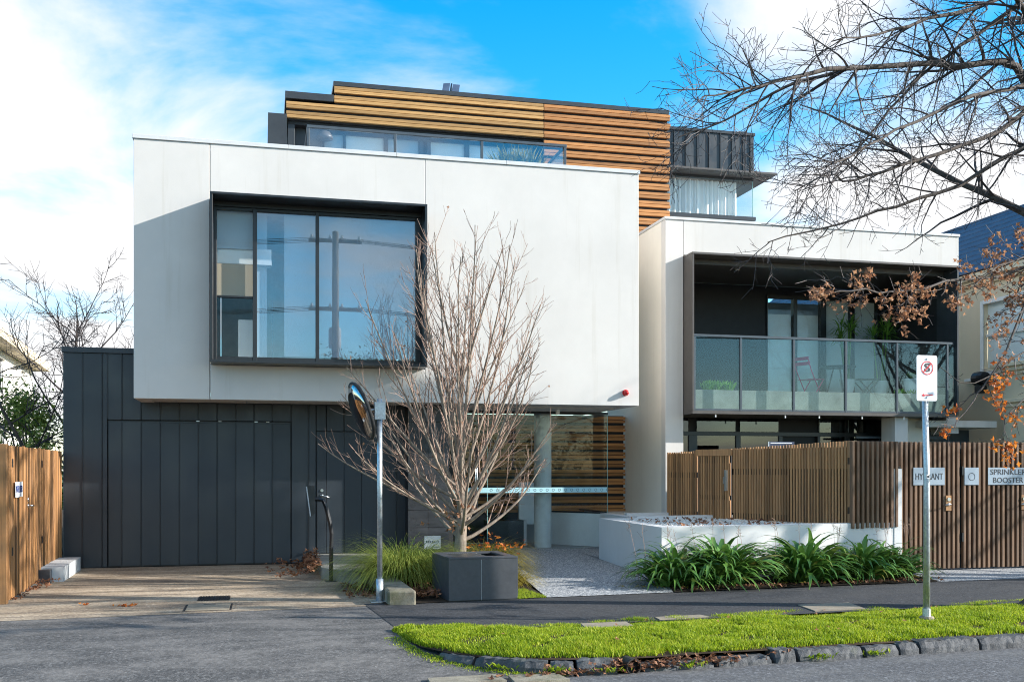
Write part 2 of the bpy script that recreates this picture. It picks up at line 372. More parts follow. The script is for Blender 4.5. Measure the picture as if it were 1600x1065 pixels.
    def build(s, name, mat, parent=None, smooth=False, label=None, cat=None, group=None, kind=None, origin=None):
        if origin is None:
            xs, ys, zs = zip(*s.v); origin = ((min(xs) + max(xs)) / 2, (min(ys) + max(ys)) / 2, min(zs))
        ox, oy, oz = origin
        me = bpy.data.meshes.new(name); me.from_pydata([(x - ox, y - oy, z - oz) for x, y, z in s.v], [], s.f); me.update()
        if mat: me.materials.append(M[mat])
        if smooth: me.polygons.foreach_set('use_smooth', [True] * len(me.polygons))
        o = bpy.data.objects.new(name, me); col.objects.link(o); adopt(o, parent, origin)
        return props(o, label, cat, group, kind)
CB = {}
def part(name, mat, parent, x0, x1, y0, y1, z0, z1, b=.003, **k):
    """one chamfered box as an object; alike boxes share their mesh"""
    key = (name, mat, round(x1 - x0, 4), round(y1 - y0, 4), round(z1 - z0, 4), b)
    c = ((x0 + x1) / 2, (y0 + y1) / 2, z0)
    if key not in CB:
        b2 = min(b, .3 * min(x1 - x0, y1 - y0, z1 - z0)); m = MB(); hx, hy = (x1 - x0) / 2, (y1 - y0) / 2
        m.cbox(-hx, hx, -hy, hy, 0, z1 - z0, b2) if b > 0 else m.box(-hx, hx, -hy, hy, 0, z1 - z0)
        me = bpy.data.meshes.new(name); me.from_pydata(m.v, [], m.f); me.update(); me.materials.append(M[mat]); CB[key] = me
    o = bpy.data.objects.new(name, CB[key]); col.objects.link(o); adopt(o, parent, c)
    return props(o, k.get('label'), k.get('cat'), k.get('group'), k.get('kind'))
def letters(name, body, size, mat, parent, loc, rot, width=None, thick=.002, bold=0.0, space=1.0):
    """flat lettering, as a mesh, standing 2 mm proud of its sign. loc in the parent's coordinates"""
    cu = bpy.data.curves.new(name, 'FONT'); cu.body = body; cu.size = size; cu.align_x = 'CENTER'; cu.align_y = 'CENTER'; cu.extrude = thick; cu.offset = bold; cu.space_character = space; cu.resolution_u = 3
    tmp = bpy.data.objects.new('lettering_source', cu); col.objects.link(tmp)
    dg = bpy.context.evaluated_depsgraph_get(); me = bpy.data.meshes.new_from_object(tmp.evaluated_get(dg))
    bpy.data.objects.remove(tmp); bpy.data.curves.remove(cu); me.name = name; me.materials.clear(); me.materials.append(M[mat])
    if width:
        w = max(v.co.x for v in me.vertices) - min(v.co.x for v in me.vertices); k = width / w
        for v in me.vertices: v.co.x *= k
    o = bpy.data.objects.new(name, me); col.objects.link(o); adopt(o, parent, loc); o.rotation_euler = rot
    return o
def copy_tree(src, loc, rot=None, **pr):
    """a copy of a thing and of each of its parts and sub-parts"""
    r = src.copy(); col.objects.link(r); r.location = loc; ORG[r.name] = Vector(loc)
    if rot is not None: r.rotation_euler = (0, 0, rot)
    props(r, **pr)
    for ch in list(src.children):
        c = ch.copy(); col.objects.link(c); c.parent = r
        for g in ch.children:
            d = g.copy(); col.objects.link(d); d.parent = c
    return r

# street frame: s along the street, w into the property (the frontage is w = 0)
SA = radians(4.2); SO = (0.0, 11.81)
def ST(s, w, z=0.0): return (s * cos(SA) - w * sin(SA), SO[1] + s * sin(SA) + w * cos(SA), z)
def street_w(x, y): return -x * sin(SA) + (y - SO[1]) * cos(SA)

# ------------------------------------------------------------------ the ground
def sheet(name, poly, mat, z=0.0, kind='structure', zf=None, cuts=0):
    """a flat or gently sloping ground sheet given as quads"""
    m = MB()
    if zf is None: m.add([(x, y, z) for x, y in poly], [tuple(range(len(poly)))])
    else:
        (a, b, c, d) = [Vector(p) for p in poly]; n = cuts
        vs = []; fs = []
        for i in range(n + 1):
            for j in range(n + 1):
                u, v = i / n, j / n; p = a * (1 - u) * (1 - v) + b * u * (1 - v) + c * u * v + d * (1 - u) * v; vs.append((p.x, p.y, zf(p.x, p.y)))
        for i in range(n):
            for j in range(n): q = i * (n + 1) + j; fs.append((q, q + n + 1, q + n + 2, q + 1))
        m.add(vs, fs)
    return m.build(name, mat, kind=kind, origin=(poly[0][0], poly[0][1], z))
def P2(s, w): return ST(s, w)[:2]
sheet('ground', [(-900, -900), (900, -900), (900, 900), (-900, 900)], 'earth', -.30)
sheet('road', [P2(-60, -13.6), P2(80, -13.6), P2(80, -3.80), P2(-60, -3.80)], 'asphalt_road', -.13)
sheet('opposite_footpath', [P2(-60, -17), P2(80, -17), P2(80, -13.75), P2(-60, -13.75)], 'asphalt_path', 0.0)
sheet('opposite_garden', [P2(-60, -60), P2(80, -60), P2(80, -17), P2(-60, -17)], 'soil', -.01)
def xz(x, y):
    w = street_w(x, y); t = min(1, max(0, (w + 3.95) / 2.3)); return -.138 + .138 * t * t * (3 - 2 * t)
sheet('driveway_crossover', [P2(-3.9, -3.95), P2(2.3, -3.95), P2(1.16, .125), P2(-3.9, .125)], 'asphalt_crossover', 0, zf=xz, cuts=14)
sheet('footpath', [P2(1.163, -2.0), P2(60, -2.0), P2(60, .30), P2(1.163, .30)], 'asphalt_path', 0.004)
sheet('side_footpath', [P2(-60, -2.0), P2(-3.9, -2.0), P2(-3.9, .10), P2(-60, .10)], 'asphalt_path', 0.002)
sheet('side_verge', [P2(-60, -3.8), P2(-3.9, -3.8), P2(-3.9, -2.0), P2(-60, -2.0)], 'soil', 0.0)
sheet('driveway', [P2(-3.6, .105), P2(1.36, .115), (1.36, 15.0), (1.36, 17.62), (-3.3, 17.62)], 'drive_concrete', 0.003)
sheet('neighbour_ground', [P2(-60, .10), P2(-3.6, .10), (-3.3, 17.6), (-3.3, 70), (-60, 70)], 'soil', 0.0)
sheet('garden_bed', [P2(1.37, .10), P2(3.42, .17), (3.53, 14.4), (3.75, 16.4), (4.05, 18.25), (1.36, 18.25)], 'mulch_soil', 0.014)
def pz(x, y): return .012 + .118 * min(1, max(0, (y - 12.4) / 5.9))
sheet('entry_path', [P2(3.41, .165), P2(5.15, .165), (5.50, 18.25), (4.0, 18.25)], 'exposed_aggregate', 0, zf=pz, cuts=8)
m = MB(); m.add([(*P2(5.15, .165), .012), (5.5, 13.7, .03), (5.5, 18.25, .128)], [(0, 1, 2)]); m.add([(5.46, 16.0, .1), (6.3, 16.0, .1), (6.3, 18.25, .128), (5.46, 18.25, .124)], [(0, 1, 2, 3)]); m.build('entry_path', 'exposed_aggregate', kind='structure')
sheet('lobby_floor', [(3.0, 18.26), (6.24, 18.26), (6.24, 19.84), (3.0, 19.84)], 'lobby_floor', .132)
sheet('planting_bed', [P2(5.16, .15), P2(9.3, .15), (9.5, 13.97), (5.49, 13.62)], 'mulch_soil', 0.02)
sheet('gate_apron', [P2(9.3, .165), P2(30, .165), (30.0, 15.2), (9.62, 14.6)], 'exposed_aggregate', 0.008)
# nature strip: a gently domed bed of soil under the grass, its front following the kerb
KERB = [(1.10, -2.00), (1.14, -2.40), (1.20, -2.72), (1.34, -3.05), (1.58, -3.33), (1.86, -3.55), (2.20, -3.70), (2.60, -3.80), (3.2, -3.82), (60, -3.82)]
def kerb_w(s):
    """the w of the kerb face at s (None left of the strip)"""
    if s < KERB[0][0]: return None
    for (a, b), (c, d) in zip(KERB, KERB[1:]):
        if a <= s <= c: return b + (d - b) * (s - a) / max(c - a, 1e-6)
    return KERB[-1][1]
def strip_z(s, w):
    kw = kerb_w(s); f = min(1, max(0, (w - kw) / 1.8))
    return -.055 + .09 * sin(pi * min(.98, .06 + f * .85)) + .02 * mnoise.noise(Vector((s * 1.1, w * 1.4, 3)))
m = MB(); rows = [1.105, 1.2, 1.35, 1.6, 1.9, 2.2, 2.6, 3.0] + [3.0 + .5 * i for i in range(1, 40)] + [30, 60]
nv = 9
for i, s_ in enumerate(rows):
    a = kerb_w(s_) + .10; b = -1.78 + .03 * sin(s_ * 2.1)
    if a > b: a = b - .02
    for j in range(nv): w_ = a + (b - a) * j / (nv - 1); m.v.append(ST(s_, w_, strip_z(s_, w_)))
for i in range(len(rows) - 1):
    for j in range(nv - 1): q = i * nv + j; m.f.append((q, q + nv, q + nv + 1, q + 1))
m.build('nature_strip', 'soil', kind='structure', smooth=True)
# kerb of rough bluestone blocks, each a part
kerb = thing('kerb', 'rough bluestone kerb edging the grass strip, curving in at the driveway', 'kerb', ST(1.1, -2.0), local=False)
def pathlen(pts):
    L = [0]
    for a, b in zip(pts, pts[1:]): L.append(L[-1] + sqrt((a[0] - b[0]) ** 2 + (a[1] - b[1]) ** 2))
    return L
KP = KERB[:-1] + [(22, -3.82)]; KL = pathlen(KP)
def kpt(l):
    for i in range(len(KL) - 1):
        if l <= KL[i + 1] or i == len(KL) - 2:
            f = (l - KL[i]) / (KL[i + 1] - KL[i]); a, b = KP[i], KP[i + 1]
            return Vector((a[0] + (b[0] - a[0]) * f, a[1] + (b[1] - a[1]) * f)), Vector((b[0] - a[0], b[1] - a[1])).normalized()
def stone(l0, l1, base, top, seed, fall=.04, depth=.19):
    rr = random.Random(seed); m = MB(); n = max(5, int((l1 - l0) / .045)); prof = [(-.012, base), (-.004, base + (top - base) * .55), (.018 + fall * .5, top - .012), (fall + .02, top), (depth, top), (depth, base)]
    for i in range(n + 1):
        p, d = kpt(l0 + (l1 - l0) * i / n); nn = Vector((-d.y, d.x)); e = .009 if i in (0, n) else 0
        for k, (o, z) in enumerate(prof):
            o2 = o + rr.uniform(-.007, .008) + (e if k < 4 else 0); z2 = z + (rr.uniform(-.008, .006) if k else 0) - (e * .8 if 1 < k < 5 else 0)
            q = p + nn * o2; m.v.append(ST(q.x, q.y, z2))
    np_ = len(prof)
    for i in range(n):
        for k in range(np_ - 1): a = i * np_ + k; m.f.append((a, a + 1, a + np_ + 1, a + np_))
    m.f.append(tuple(range(np_))[::-1]); m.f.append(tuple(range(n * np_, (n + 1) * np_)))
    m.build('kerb_stone', 'bluestone', kerb)
l = 0.0; kr = random.Random(3); i = 0
PIPE_L = None
while l < KL[-1] - .5:
    p, d = kpt(l)
    if PIPE_L is None and p.x > 2.30: PIPE_L = l + .07; l += .20; continue
    Ln = kr.choice((.34, .46, .52, .60, .66, .20)) if p.x > 1.3 else kr.uniform(.36, .5)
    stone(l, l + Ln, -.15, -.018 + kr.uniform(-.018, .010) - (.04 if l < .45 else 0) - (.035 if 2.45 < p.x < 3.9 else 0), i, kr.uniform(.004, .016)); l += Ln + kr.uniform(.02, .055); i += 1
p, d = kpt(PIPE_L + .02); pc = ST(p.x, p.y, -.075)
m = MB(); pts = [Vector(pc) + Vector((-sin(SA), cos(SA), 0)) * t_ for t_ in (-.03, .3)]
for i_, r_ in ((0, .066), (1, .053)):
    pass
n = 20; ax = Vector((-sin(SA), cos(SA), 0)); sx = Vector((cos(SA), sin(SA), 0))
for q in pts:
    for r_ in (.068, .058):
        for k in range(n): th = 2 * pi * k / n; w_ = q + sx * (r_ * cos(th)) + Vector((0, 0, r_ * sin(th))); m.v.append(tuple(w_))
for k in range(n):
    k2 = (k + 1) % n; m.f += [(k, k2, n + k2, n + k), (k, 2 * n + k, 2 * n + k2, k2), (n + k, n + k2, 3 * n + k2, 3 * n + k)]
dp = m.build('drain_pipe', 'iron', label='short round stormwater pipe end poking through the bluestone kerb', cat='pipe', origin=pc)
m = MB(); q = pts[0] + ax * .06; m.v = [tuple(q + sx * (.058 * cos(2 * pi * k / n)) + Vector((0, 0, .058 * sin(2 * pi * k / n)))) for k in range(n)]; m.f = [tuple(range(n))]; m.build('bore', 'rubber_black', dp)
# pieces of old concrete channel along the road edge
for k, (s0, s1, w0, w1) in enumerate(((1.0, 1.62, -3.86, -3.62), (1.66, 2.12, -3.98, -3.72))):
    m = MB(); m.prism([P2(s0, w0), P2(s1, w0 - .02), P2(s1 - .02, w1), P2(s0 + .03, w1 + .02)], -.16, -.105); m.build('channel_slab', 'kerb_concrete', label=('broken concrete channel slab at the road edge, left of the other one', 'broken concrete channel slab at the road edge beside the drain pipe')[k], cat='concrete slab', group='old channel slabs at the road edge')
# drain grate and pit lid in the driveway, covers in the verge
g = thing('drain_grate', 'small dark iron drain grate set in the stained concrete driveway', 'drain grate', (-.60, 13.15, .003))
part('frame', 'iron', g, -.80, -.42, 12.92, 13.36, -.02, .008, .002)
for k in range(11): part('bar', 'rubber_black' if k % 2 else 'iron', g, -.785 + k * .0335, -.768 + k * .0335, 12.94, 13.34, .008, .014, .001)
g = thing('pit_cover', 'square concrete pit cover with dark joints in the driveway', 'pit cover', (-.63, 12.3, .003))
part('frame', 'iron', g, -.90, -.37, 12.02, 12.60, -.03, .006, 0); part('lid', 'cover_concrete', g, -.875, -.395, 12.045, 12.575, -.02, .012, .004); part('slot', 'rubber_black', g, -.70, -.56, 12.52, 12.55, .011, .0135, 0)
m = MB(); m.prism([P2(5.86, -1.90), P2(6.52, -1.90), P2(6.66, -1.40), P2(5.98, -1.38)], -.02, .014); m.build('pit_cover', 'cover_concrete', label='tan concrete pit cover half in the path, half in the grass', cat='pit cover', group='pit covers in the verge')
m = MB(); m.prism([P2(2.86, -2.52), P2(3.36, -2.54), P2(3.40, -2.24), P2(2.92, -2.22)], -.02, .055); m.build('pit_cover', 'cover_concrete', label='small concrete pit cover sunk in the grass strip', cat='pit cover', group='pit covers in the verge')
m = MB(); m.prism([P2(3.92, -1.95), P2(4.52, -1.92), P2(4.5, -1.76), P2(3.95, -1.77)], -.02, .012); m.build('pit_cover', 'cover_concrete', label='thin concrete cover strip between the footpath and the grass', cat='pit cover', group='pit covers in the verge')

# ------------------------------------------------------------------ the apartment building
B = thing('apartment_building', 'modern apartment building of white concrete boxes, dark cladding and timber louvres', 'building', (2.1, 16.6, 0))
YF = 16.6
# upper white box: facade panels split at the joints (joint lines at x = -.834 and 2.541), window opening between
fp = lambda x0, x1, z0, z1: part('facade_panel', 'painted_concrete', B, x0, x1, YF, YF + .2, z0, z1, .004)
fp(-1.955, -.840, 2.68, 6.655); fp(2.547, 6.244, 2.68, 6.655)
fp(-.828, 2.541, 5.80, 6.655); fp(-.828, 2.541, 2.68, 3.22)
part('joint_backing', 'black_wall', B, -1.8, 6.1, YF + .19, YF + .25, 5.85, 6.6, 0); part('joint_backing', 'black_wall', B, -1.8, 6.1, YF + .19, YF + .25, 2.8, 3.15, 0)
part('side_wall', 'painted_concrete', B, -1.955, -1.755, YF + .205, 21.5, 2.68, 6.655); part('side_wall', 'painted_concrete', B, 6.044, 6.244, YF + .205, 19.8, 2.68, 6.655)
for x0, x1 in ((-1.975, .36), (.364, 2.07), (2.074, 3.9), (3.904, 6.264)): part('parapet_cap', 'cap_metal', B, x0, x1, YF - .02, YF + .26, 6.657, 6.722, .004)
part('parapet_cap', 'cap_metal', B, -1.975, -1.735, YF + .265, 21.5, 6.657, 6.722); part('parapet_cap', 'cap_metal', B, 6.024, 6.264, YF + .265, 19.8, 6.657, 6.722)
part('terrace_deck', 'light_concrete', B, -1.75, 6.04, YF + .26, 19.8, 5.8, 5.95, 0)
for x0, x1 in ((-1.755, -.30), (-.292, 1.3), (1.308, 3.2), (3.208, 5.0), (5.008, 6.04)): part('soffit_panel', 'soffit_paint', B, x0, x1, YF + .205, 19.82, 2.69, 2.74, .003)
# bay window
W = part('bay_window', 'black_frame', B, -.812, 2.516, 16.18, 16.60, 5.775, 5.812, .003)           # head of the hood
part('hood_sill', 'black_frame', W, -.812, 2.516, 16.18, 16.72, 3.222, 3.262, .003)
part('hood_cheek', 'black_frame', W, -.812, -.776, 16.18, 16.72, 3.263, 5.774, .003); part('hood_cheek', 'black_frame', W, 2.480, 2.516, 16.18, 16.72, 3.263, 5.774, .003)
part('hood_head', 'black_frame', W, -.775, 2.479, 16.605, 16.80, 5.70, 5.80, 0)
for x0, x1 in ((-.775, -.735), (-.188, -.122), (.787, .842), (2.392, 2.479)): part('mullion', 'black_frame', W, x0, x1, 16.64, 16.74, 3.263, 5.70, .003)
for x0, x1 in ((-.734, -.189), (-.121, .786), (.843, 2.391)):
    part('transom', 'black_frame', W, x0, x1, 16.645, 16.735, 3.263, 3.36, .003); part('transom', 'black_frame', W, x0, x1, 16.645, 16.735, 5.655, 5.699, .003)
    part('pane', 'clear_glass' if x0 < -.5 else 'window_glass', W, x0, x1, 16.685, 16.697, 3.361, 5.654, 0)
part('transom', 'black_frame', W, -.734, -.189, 16.65, 16.73, 4.285, 4.315, .003)
part('blind', 'blind_grey', W, -.735, -.15, 16.80, 16.81, 5.08, 5.70, 0); part('shelf', 'white_plastic', W, -.735, .10, 16.83, 17.1, 4.85, 5.10, .004); part('blind', 'blind_tan', W, -.735, -.18, 16.80, 16.81, 4.33, 4.84, 0)
part('blind', 'blind_grey', W, .30, 2.45, 16.82, 16.83, 3.40, 5.70, 0); part('blind', 'blind_grey', W, -.13, .03, 16.93, 16.94, 3.40, 5.70, 0)
part('cabinet', 'pot_white', W, -.42, .0, 17.05, 17.5, 3.30, 4.0, .004); part('lamp_stand', 'black_frame', W, .10, .13, 17.0, 17.03, 3.3, 4.32, 0)
part('room_wall', 'interior_wall', W, -.8, 2.5, 20.0, 20.05, 3.2, 5.8, 0); part('room_floor', 'interior_wall', W, -.8, 2.5, 16.81, 20.0, 3.2, 3.25, 0); part('room_ceiling', 'interior_wall', W, -.8, 2.5, 16.81, 20.0, 5.72, 5.79, 0)
part('room_wall', 'interior_wall', W, -.86, -.81, 16.81, 20.0, 3.2, 5.8, 0); part('room_wall', 'interior_wall', W, 2.52, 2.57, 16.81, 20.0, 3.2, 5.8, 0)

# garage: dark standing-seam cladding, sectional door and service door in the same plane
YG = 17.60
part('garage_core', 'black_wall', B, -3.12, 2.42, YG + .05, 24.0, .0, 2.68, 0); part('garage_core', 'black_wall', B, -3.12, -1.96, YG + .05, 24.0, 2.68, 3.46, 0)
part('garage_cap', 'dark_cladding', B, -3.16, -1.96, YG - .03, 24.0, 3.462, 3.55, .004)
XS = [-3.144] + [-2.848 + .2968 * i for i in range(18)] + [2.42]
def clad(x0, x1, z0, z1, name='cladding_panel', parent=None, y=YG): part(name, 'dark_cladding', parent or B, x0 + .006, x1 - .006, y, y + .05, z0, z1, .004)
DX0, DX1, DZ = -2.472, .428, 2.375; SX0, SX1, SZ0, SZ1 = .84, 1.876, .17, 2.227
XS2 = sorted(set([round(x, 3) for x in XS] + [DX0, DX1, SX0, SX1])); XS2 = [x for x in XS2 if not any(0 < abs(x - q) < .07 for q in (DX0, DX1, SX0, SX1))]
for x0, x1 in zip(XS2, XS2[1:]):
    top = 3.46 if x1 < -1.95 else 2.685; c = (x0 + x1) / 2
    if x0 < -1.955 < x1: top = 3.46
    if DX0 < c < DX1: clad(x0, x1, DZ + .02, top)
    elif SX0 < c < SX1: clad(x0, x1, SZ1 + .012, top); clad(x0, x1, .0, SZ0 - .012)
    else: clad(x0, x1, .012, top)
for x in XS2[1:-1]: # raised seams between the trays
    top = 3.455 if x < -1.95 else 2.68
    if DX0 - .01 < x < DX1 + .01: part('seam', 'seam_metal', B, x - .004, x + .004, YG - .014, YG + .03, DZ + .03, top, 0)
    elif not SX0 - .01 < x < SX1 + .01: part('seam', 'seam_metal', B, x - .004, x + .004, YG - .014, YG + .03, .02, top, 0)
GD = part('garage_door', 'seam_metal', B, DX0 + .01, DX1 - .01, YG + .02, YG + .06, .015, DZ, 0)
ds = [DX0 + .012] + [x for x in XS2 if DX0 + .05 < x < DX1 - .05] + [DX1 - .012]
for x0, x1 in zip(ds, ds[1:]): part('door_panel', 'dark_cladding', GD, x0 + .004, x1 - .004, YG - .012, YG + .018, .03, DZ - .022, .004)
for x in ds[1:-1]: part('door_seam', 'seam_metal', GD, x - .0035, x + .0035, YG - .024, YG + .012, .03, DZ - .022, 0)
SD = part('service_door', 'seam_metal', B, SX0 + .008, SX1 - .008, YG + .02, YG + .06, SZ0, SZ1, 0)
ss = [SX0 + .01] + [x for x in XS2 if SX0 + .03 < x < SX1 - .03] + [SX1 - .01]
for x0, x1 in zip(ss, ss[1:]): part('door_panel', 'dark_cladding', SD, x0 + .003, x1 - .003, YG - .012, YG + .018, SZ0, SZ1 - .01, .004)
MB().lathe((.935, YG - .016, 1.235), [(.026, -.01), (.026, .004)], 16, 'y').build('lock', 'steel', SD)
m = MB(); m.lathe((.935, YG - .016, 1.15), [(.025, -.01), (.025, .004)], 16, 'y'); m.tube([(.935, YG - .02, 1.15), (.935, YG - .06, 1.15), (.95, YG - .065, 1.148), (1.06, YG - .065, 1.115)], .011, 8); m.build('handle', 'steel', SD, smooth=True)
for k in range(4): # small lights glinting in the gap over the door
    x = (-1.1, -.75, -.17, .02)[k]; part('gap_light', ('steel', 'white_plastic')[k % 2], B, x, x + .05, YG + .0, YG + .02, DZ + .003, DZ + .014, 0)
# stone tiled wall right of the garage, entry door, lobby glass
part('entry_wall', 'black_wall', B, 2.35, 3.05, 17.25, 18.2, 0, 2.69, 0)
for r in range(9):
    for x0, x1 in ((2.35, 2.70), (2.704, 3.05)): part('stone_tile', 'stone_tile', B, x0, x1, 17.232 - R.uniform(0, .003), 17.25, .01 + r * .298, .304 + r * .298 if r < 8 else 2.685, .002)
part('entry_ceiling', 'soffit_paint', B, 3.06, 6.04, 17.3, 18.3, 2.66, 2.688, 0)
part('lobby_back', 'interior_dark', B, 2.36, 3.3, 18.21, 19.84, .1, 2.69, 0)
LG = part('lobby_glazing', 'black_frame', B, 3.06, 6.262, 18.27, 18.33, 2.615, 2.66, .003)
part('pane', 'clear_glass', LG, 3.955, 6.255, 18.294, 18.306, .135, 2.614, 0); part('pane', 'clear_glass', LG, 3.10, 3.945, 18.20, 18.212, .15, 2.614, 0)
part('pane_edge', 'glass_edge', LG, 6.2555, 6.2605, 18.290, 18.310, .14, 2.614, 0); part('pane_edge', 'glass_edge', LG, 3.946, 3.954, 18.293, 18.307, .14, 2.614, 0)
part('pane', 'clear_glass', LG, 6.250, 6.260, 18.312, 19.83, .80, 2.6, 0); part('side_head', 'black_frame', LG, 6.235, 6.275, 18.335, 19.83, 2.601, 2.66, 0)
m = MB(); m.prism([(6.19, 18.335), (6.245, 18.335), (5.08, 19.84), (4.99, 19.84)], .13, .755); m.build('upstand', 'pot_white', LG); m = MB(); m.prism([(6.18, 18.335), (6.255, 18.335), (5.09, 19.84), (4.98, 19.84)], .757, .785); m.build('upstand_cap', 'black_frame', LG); part('sill', 'black_frame', LG, 6.17, 6.262, 18.335, 19.83, .771, .799, .002); part('edge_trim', 'black_frame', LG, 6.246, 6.27, 18.275, 18.33, .13, .77, .002)
part('stripe', 'frost_stripe', LG, 3.10, 6.25, 18.290, 18.2925, 1.160, 1.256, 0)
for k in range(20):
    x = 4.02 + k * .118
    m = MB()
    for a in range(12): th, t2 = 2 * pi * a / 12, 2 * pi * (a + 1) / 12; m.quad(*[(x + r_ * cos(q), 18.2885, 1.208 + r_ * sin(q)) for r_, q in ((.026, th), (.026, t2), (.020, t2), (.020, th))])
    m.build('stripe_ring', 'grey_frame', LG)
for yy in (18.14, 18.27):
    m = MB(); m.tube([(3.72, yy, .76), (3.72, yy, 2.02)], .016, 10)
    for z in (.85, 1.93): m.tube([(3.72, yy, z), (3.72, 18.205, z)], .009, 6)
    m.build('pull_handle', 'steel', LG, smooth=True)
MB().lathe((5.085, 18.62, .13), [(.165, 0), (.165, 2.55)], 32).build('column', 'column_concrete', B, smooth=False)
part('mail_panel', 'pot_white', B, 4.80, 5.10, 19.32, 19.42, .52, 1.34, .004); part('reception_bench', 'black_frame', B, 4.1, 4.80, 18.95, 19.3, .135, .62, .004); part('bench_side', 'light_concrete', B, 4.802, 4.86, 18.95, 19.3, .135, .62, .003)
m = MB(); m.lathe((5.09, 17.62, 2.57), [(.035, 0), (.04, .11)], 14); m.tube([(5.09, 17.62, 2.66), (5.09, 17.62, 2.70)], .012, 6); m.build('spotlight', 'white_plastic', B)

# timber louvre wall: pairs of boards with dark gaps
YT = 19.86
def louvres(parent, x0, x1, ztop, zbot, mat, skip=None, end_jit=0):
    z = ztop; row = 0
    while z - .062 > zbot:
        for k in (0, 1):
            zt = z - k * .068
            if zt - .056 < zbot: break
            a, b = x0, x1
            if skip: a, b = skip(zt, x0, x1)
            if end_jit: b += R.uniform(-end_jit, end_jit)
            part('slat', mat, parent, a, round(b, 2 if end_jit else 4), YT - .055 - .010 * k, YT, zt - .058, zt, .003)
        z -= .180; row += 1
TW = part('timber_wall', 'black_wall', B, 5.43, 8.10, YT + .001, YT + .06, 5.9, 8.90, 0)
louvres(TW, 5.440, 8.135, 8.905, 6.0, 'timber_orange', end_jit=.012)
TU = part('timber_fascia', 'black_wall', B, .42, 5.425, YT + .001, YT + .06, 8.215, 8.56, 0)
part('fascia_backing', 'black_wall', TU, 1.31, 5.425, YT + .001, YT + .06, 8.562, 8.90, 0)
louvres(TU, .39, 5.425, 8.905, 8.23, 'timber_orange_lit', skip=lambda z, a, b: ((1.285 if z > 8.62 else .39), b))
part('roof_trim', 'seam_metal', B, 1.27, 8.115, YT - .06, 26.0, 8.912, 9.0, .004); part('roof_trim', 'seam_metal', B, .37, 1.268, YT - .06, 26.0, 8.60, 8.735, .004)
TL = part('lobby_timber_wall', 'black_wall', B, 3.3, 7.14, YT + .001, YT + .06, .14, 2.68, 0)
louvres(TL, 3.35, 7.155, 2.66, .70, 'timber_orange', end_jit=.01)
# penthouse terrace recess
part('recess_ceiling', 'black_wall', B, .42, 5.49, YT + .065, 20.35, 8.15, 8.213, 0); part('recess_cheek', 'dark_cladding', B, .42, .55, YT + .065, 20.35, 5.95, 8.149, .003); part('recess_cheek', 'black_wall', B, 5.43, 5.49, YT + .065, 20.35, 5.95, 8.149, 0)
for x0, x1 in ((.551, .76), (.766, 1.06)): part('recess_cladding', 'dark_cladding', B, x0, x1, 20.12, 20.17, 5.95, 8.149, .004)
GL = part('terrace_windows', 'black_frame', B, 1.07, 5.42, 20.16, 20.24, 8.10, 8.148, .003)
for x0, x1 in ((1.07, 1.12), (1.48, 1.53), (2.27, 2.35), (2.96, 3.05), (3.12, 3.20), (3.88, 3.98), (4.62, 4.76), (5.30, 5.42)): part('mullion', 'black_frame', GL, x0, x1, 20.15, 20.25, 5.95, 8.10, .003)
for x0, x1, bl in ((1.12, 1.48, 2), (1.53, 2.27, 1), (2.35, 2.96, 2), (3.20, 3.88, 1), (3.98, 4.62, 1), (4.76, 5.30, 1)):
    part('pane', 'clear_glass', GL, x0, x1, 20.19, 20.20, 5.95, 8.099, 0)
    part('blind', ('interior_dark', 'blind_white', 'blind_grey')[bl], GL, x0, x1, 20.212, 20.216, 5.95, 8.12, 0)
m = MB(); m.lathe((1.12, 19.98, 7.93), [(.012, .17), (.03, .16), (.10, .13), (.15, .05), (.155, 0)], 18); m.tube([(1.12, 19.98, 8.09), (1.12, 19.98, 8.15)], .006, 5); m.build('pendant_lamp', 'bronze_fin', B, smooth=True)
YB = 17.2
TBal = part('terrace_balustrade', 'grey_frame', B, .67, 5.13, YB - .025, YB + .025, 7.215, 7.262, .004)
part('handrail', 'grey_frame', TBal, .67, .715, YB + .03, 19.2, 7.215, 7.262, .004); part('handrail', 'grey_frame', TBal, 5.085, 5.13, YB + .03, 19.6, 7.215, 7.262, .004)
for x0, x1 in ((.72, 2.10), (2.15, 3.59), (3.64, 5.06)): part('glass_panel', 'window_glass', TBal, x0, x1, YB - .006, YB + .006, 6.0, 7.21, 0)
part('glass_panel', 'window_glass', TBal, .686, .698, YB + .04, 19.2, 6.0, 7.21, 0); part('glass_panel', 'window_glass', TBal, 5.10, 5.112, YB + .04, 19.6, 6.0, 7.21, 0)
for x in (.675, 2.105, 3.595, 5.08): part('post', 'grey_frame', TBal, x, x + .042, YB - .02, YB + .02, 5.95, 7.214, .003)
# hood panel left of the penthouse
m = MB(); m.add([(.02, 19.78, 6.0), (.40, 19.78, 6.0), (.40, 19.78, 8.29), (.055, 19.78, 8.29), (.02, 21.5, 6.0), (.40, 21.5, 6.0), (.40, 21.5, 8.29), (.055, 21.5, 8.29)], [(0, 1, 2, 3), (1, 5, 6, 2), (5, 4, 7, 6), (4, 0, 3, 7), (3, 2, 6, 7), (0, 4, 5, 1)]); m.build('side_hood', 'seam_metal', B)
part('penthouse_core', 'black_wall', B, .45, 8.05, 21.0, 26.0, 5.95, 8.59, 0); part('penthouse_core', 'black_wall', B, 1.32, 8.05, 21.0, 26.0, 8.591, 8.91, 0)
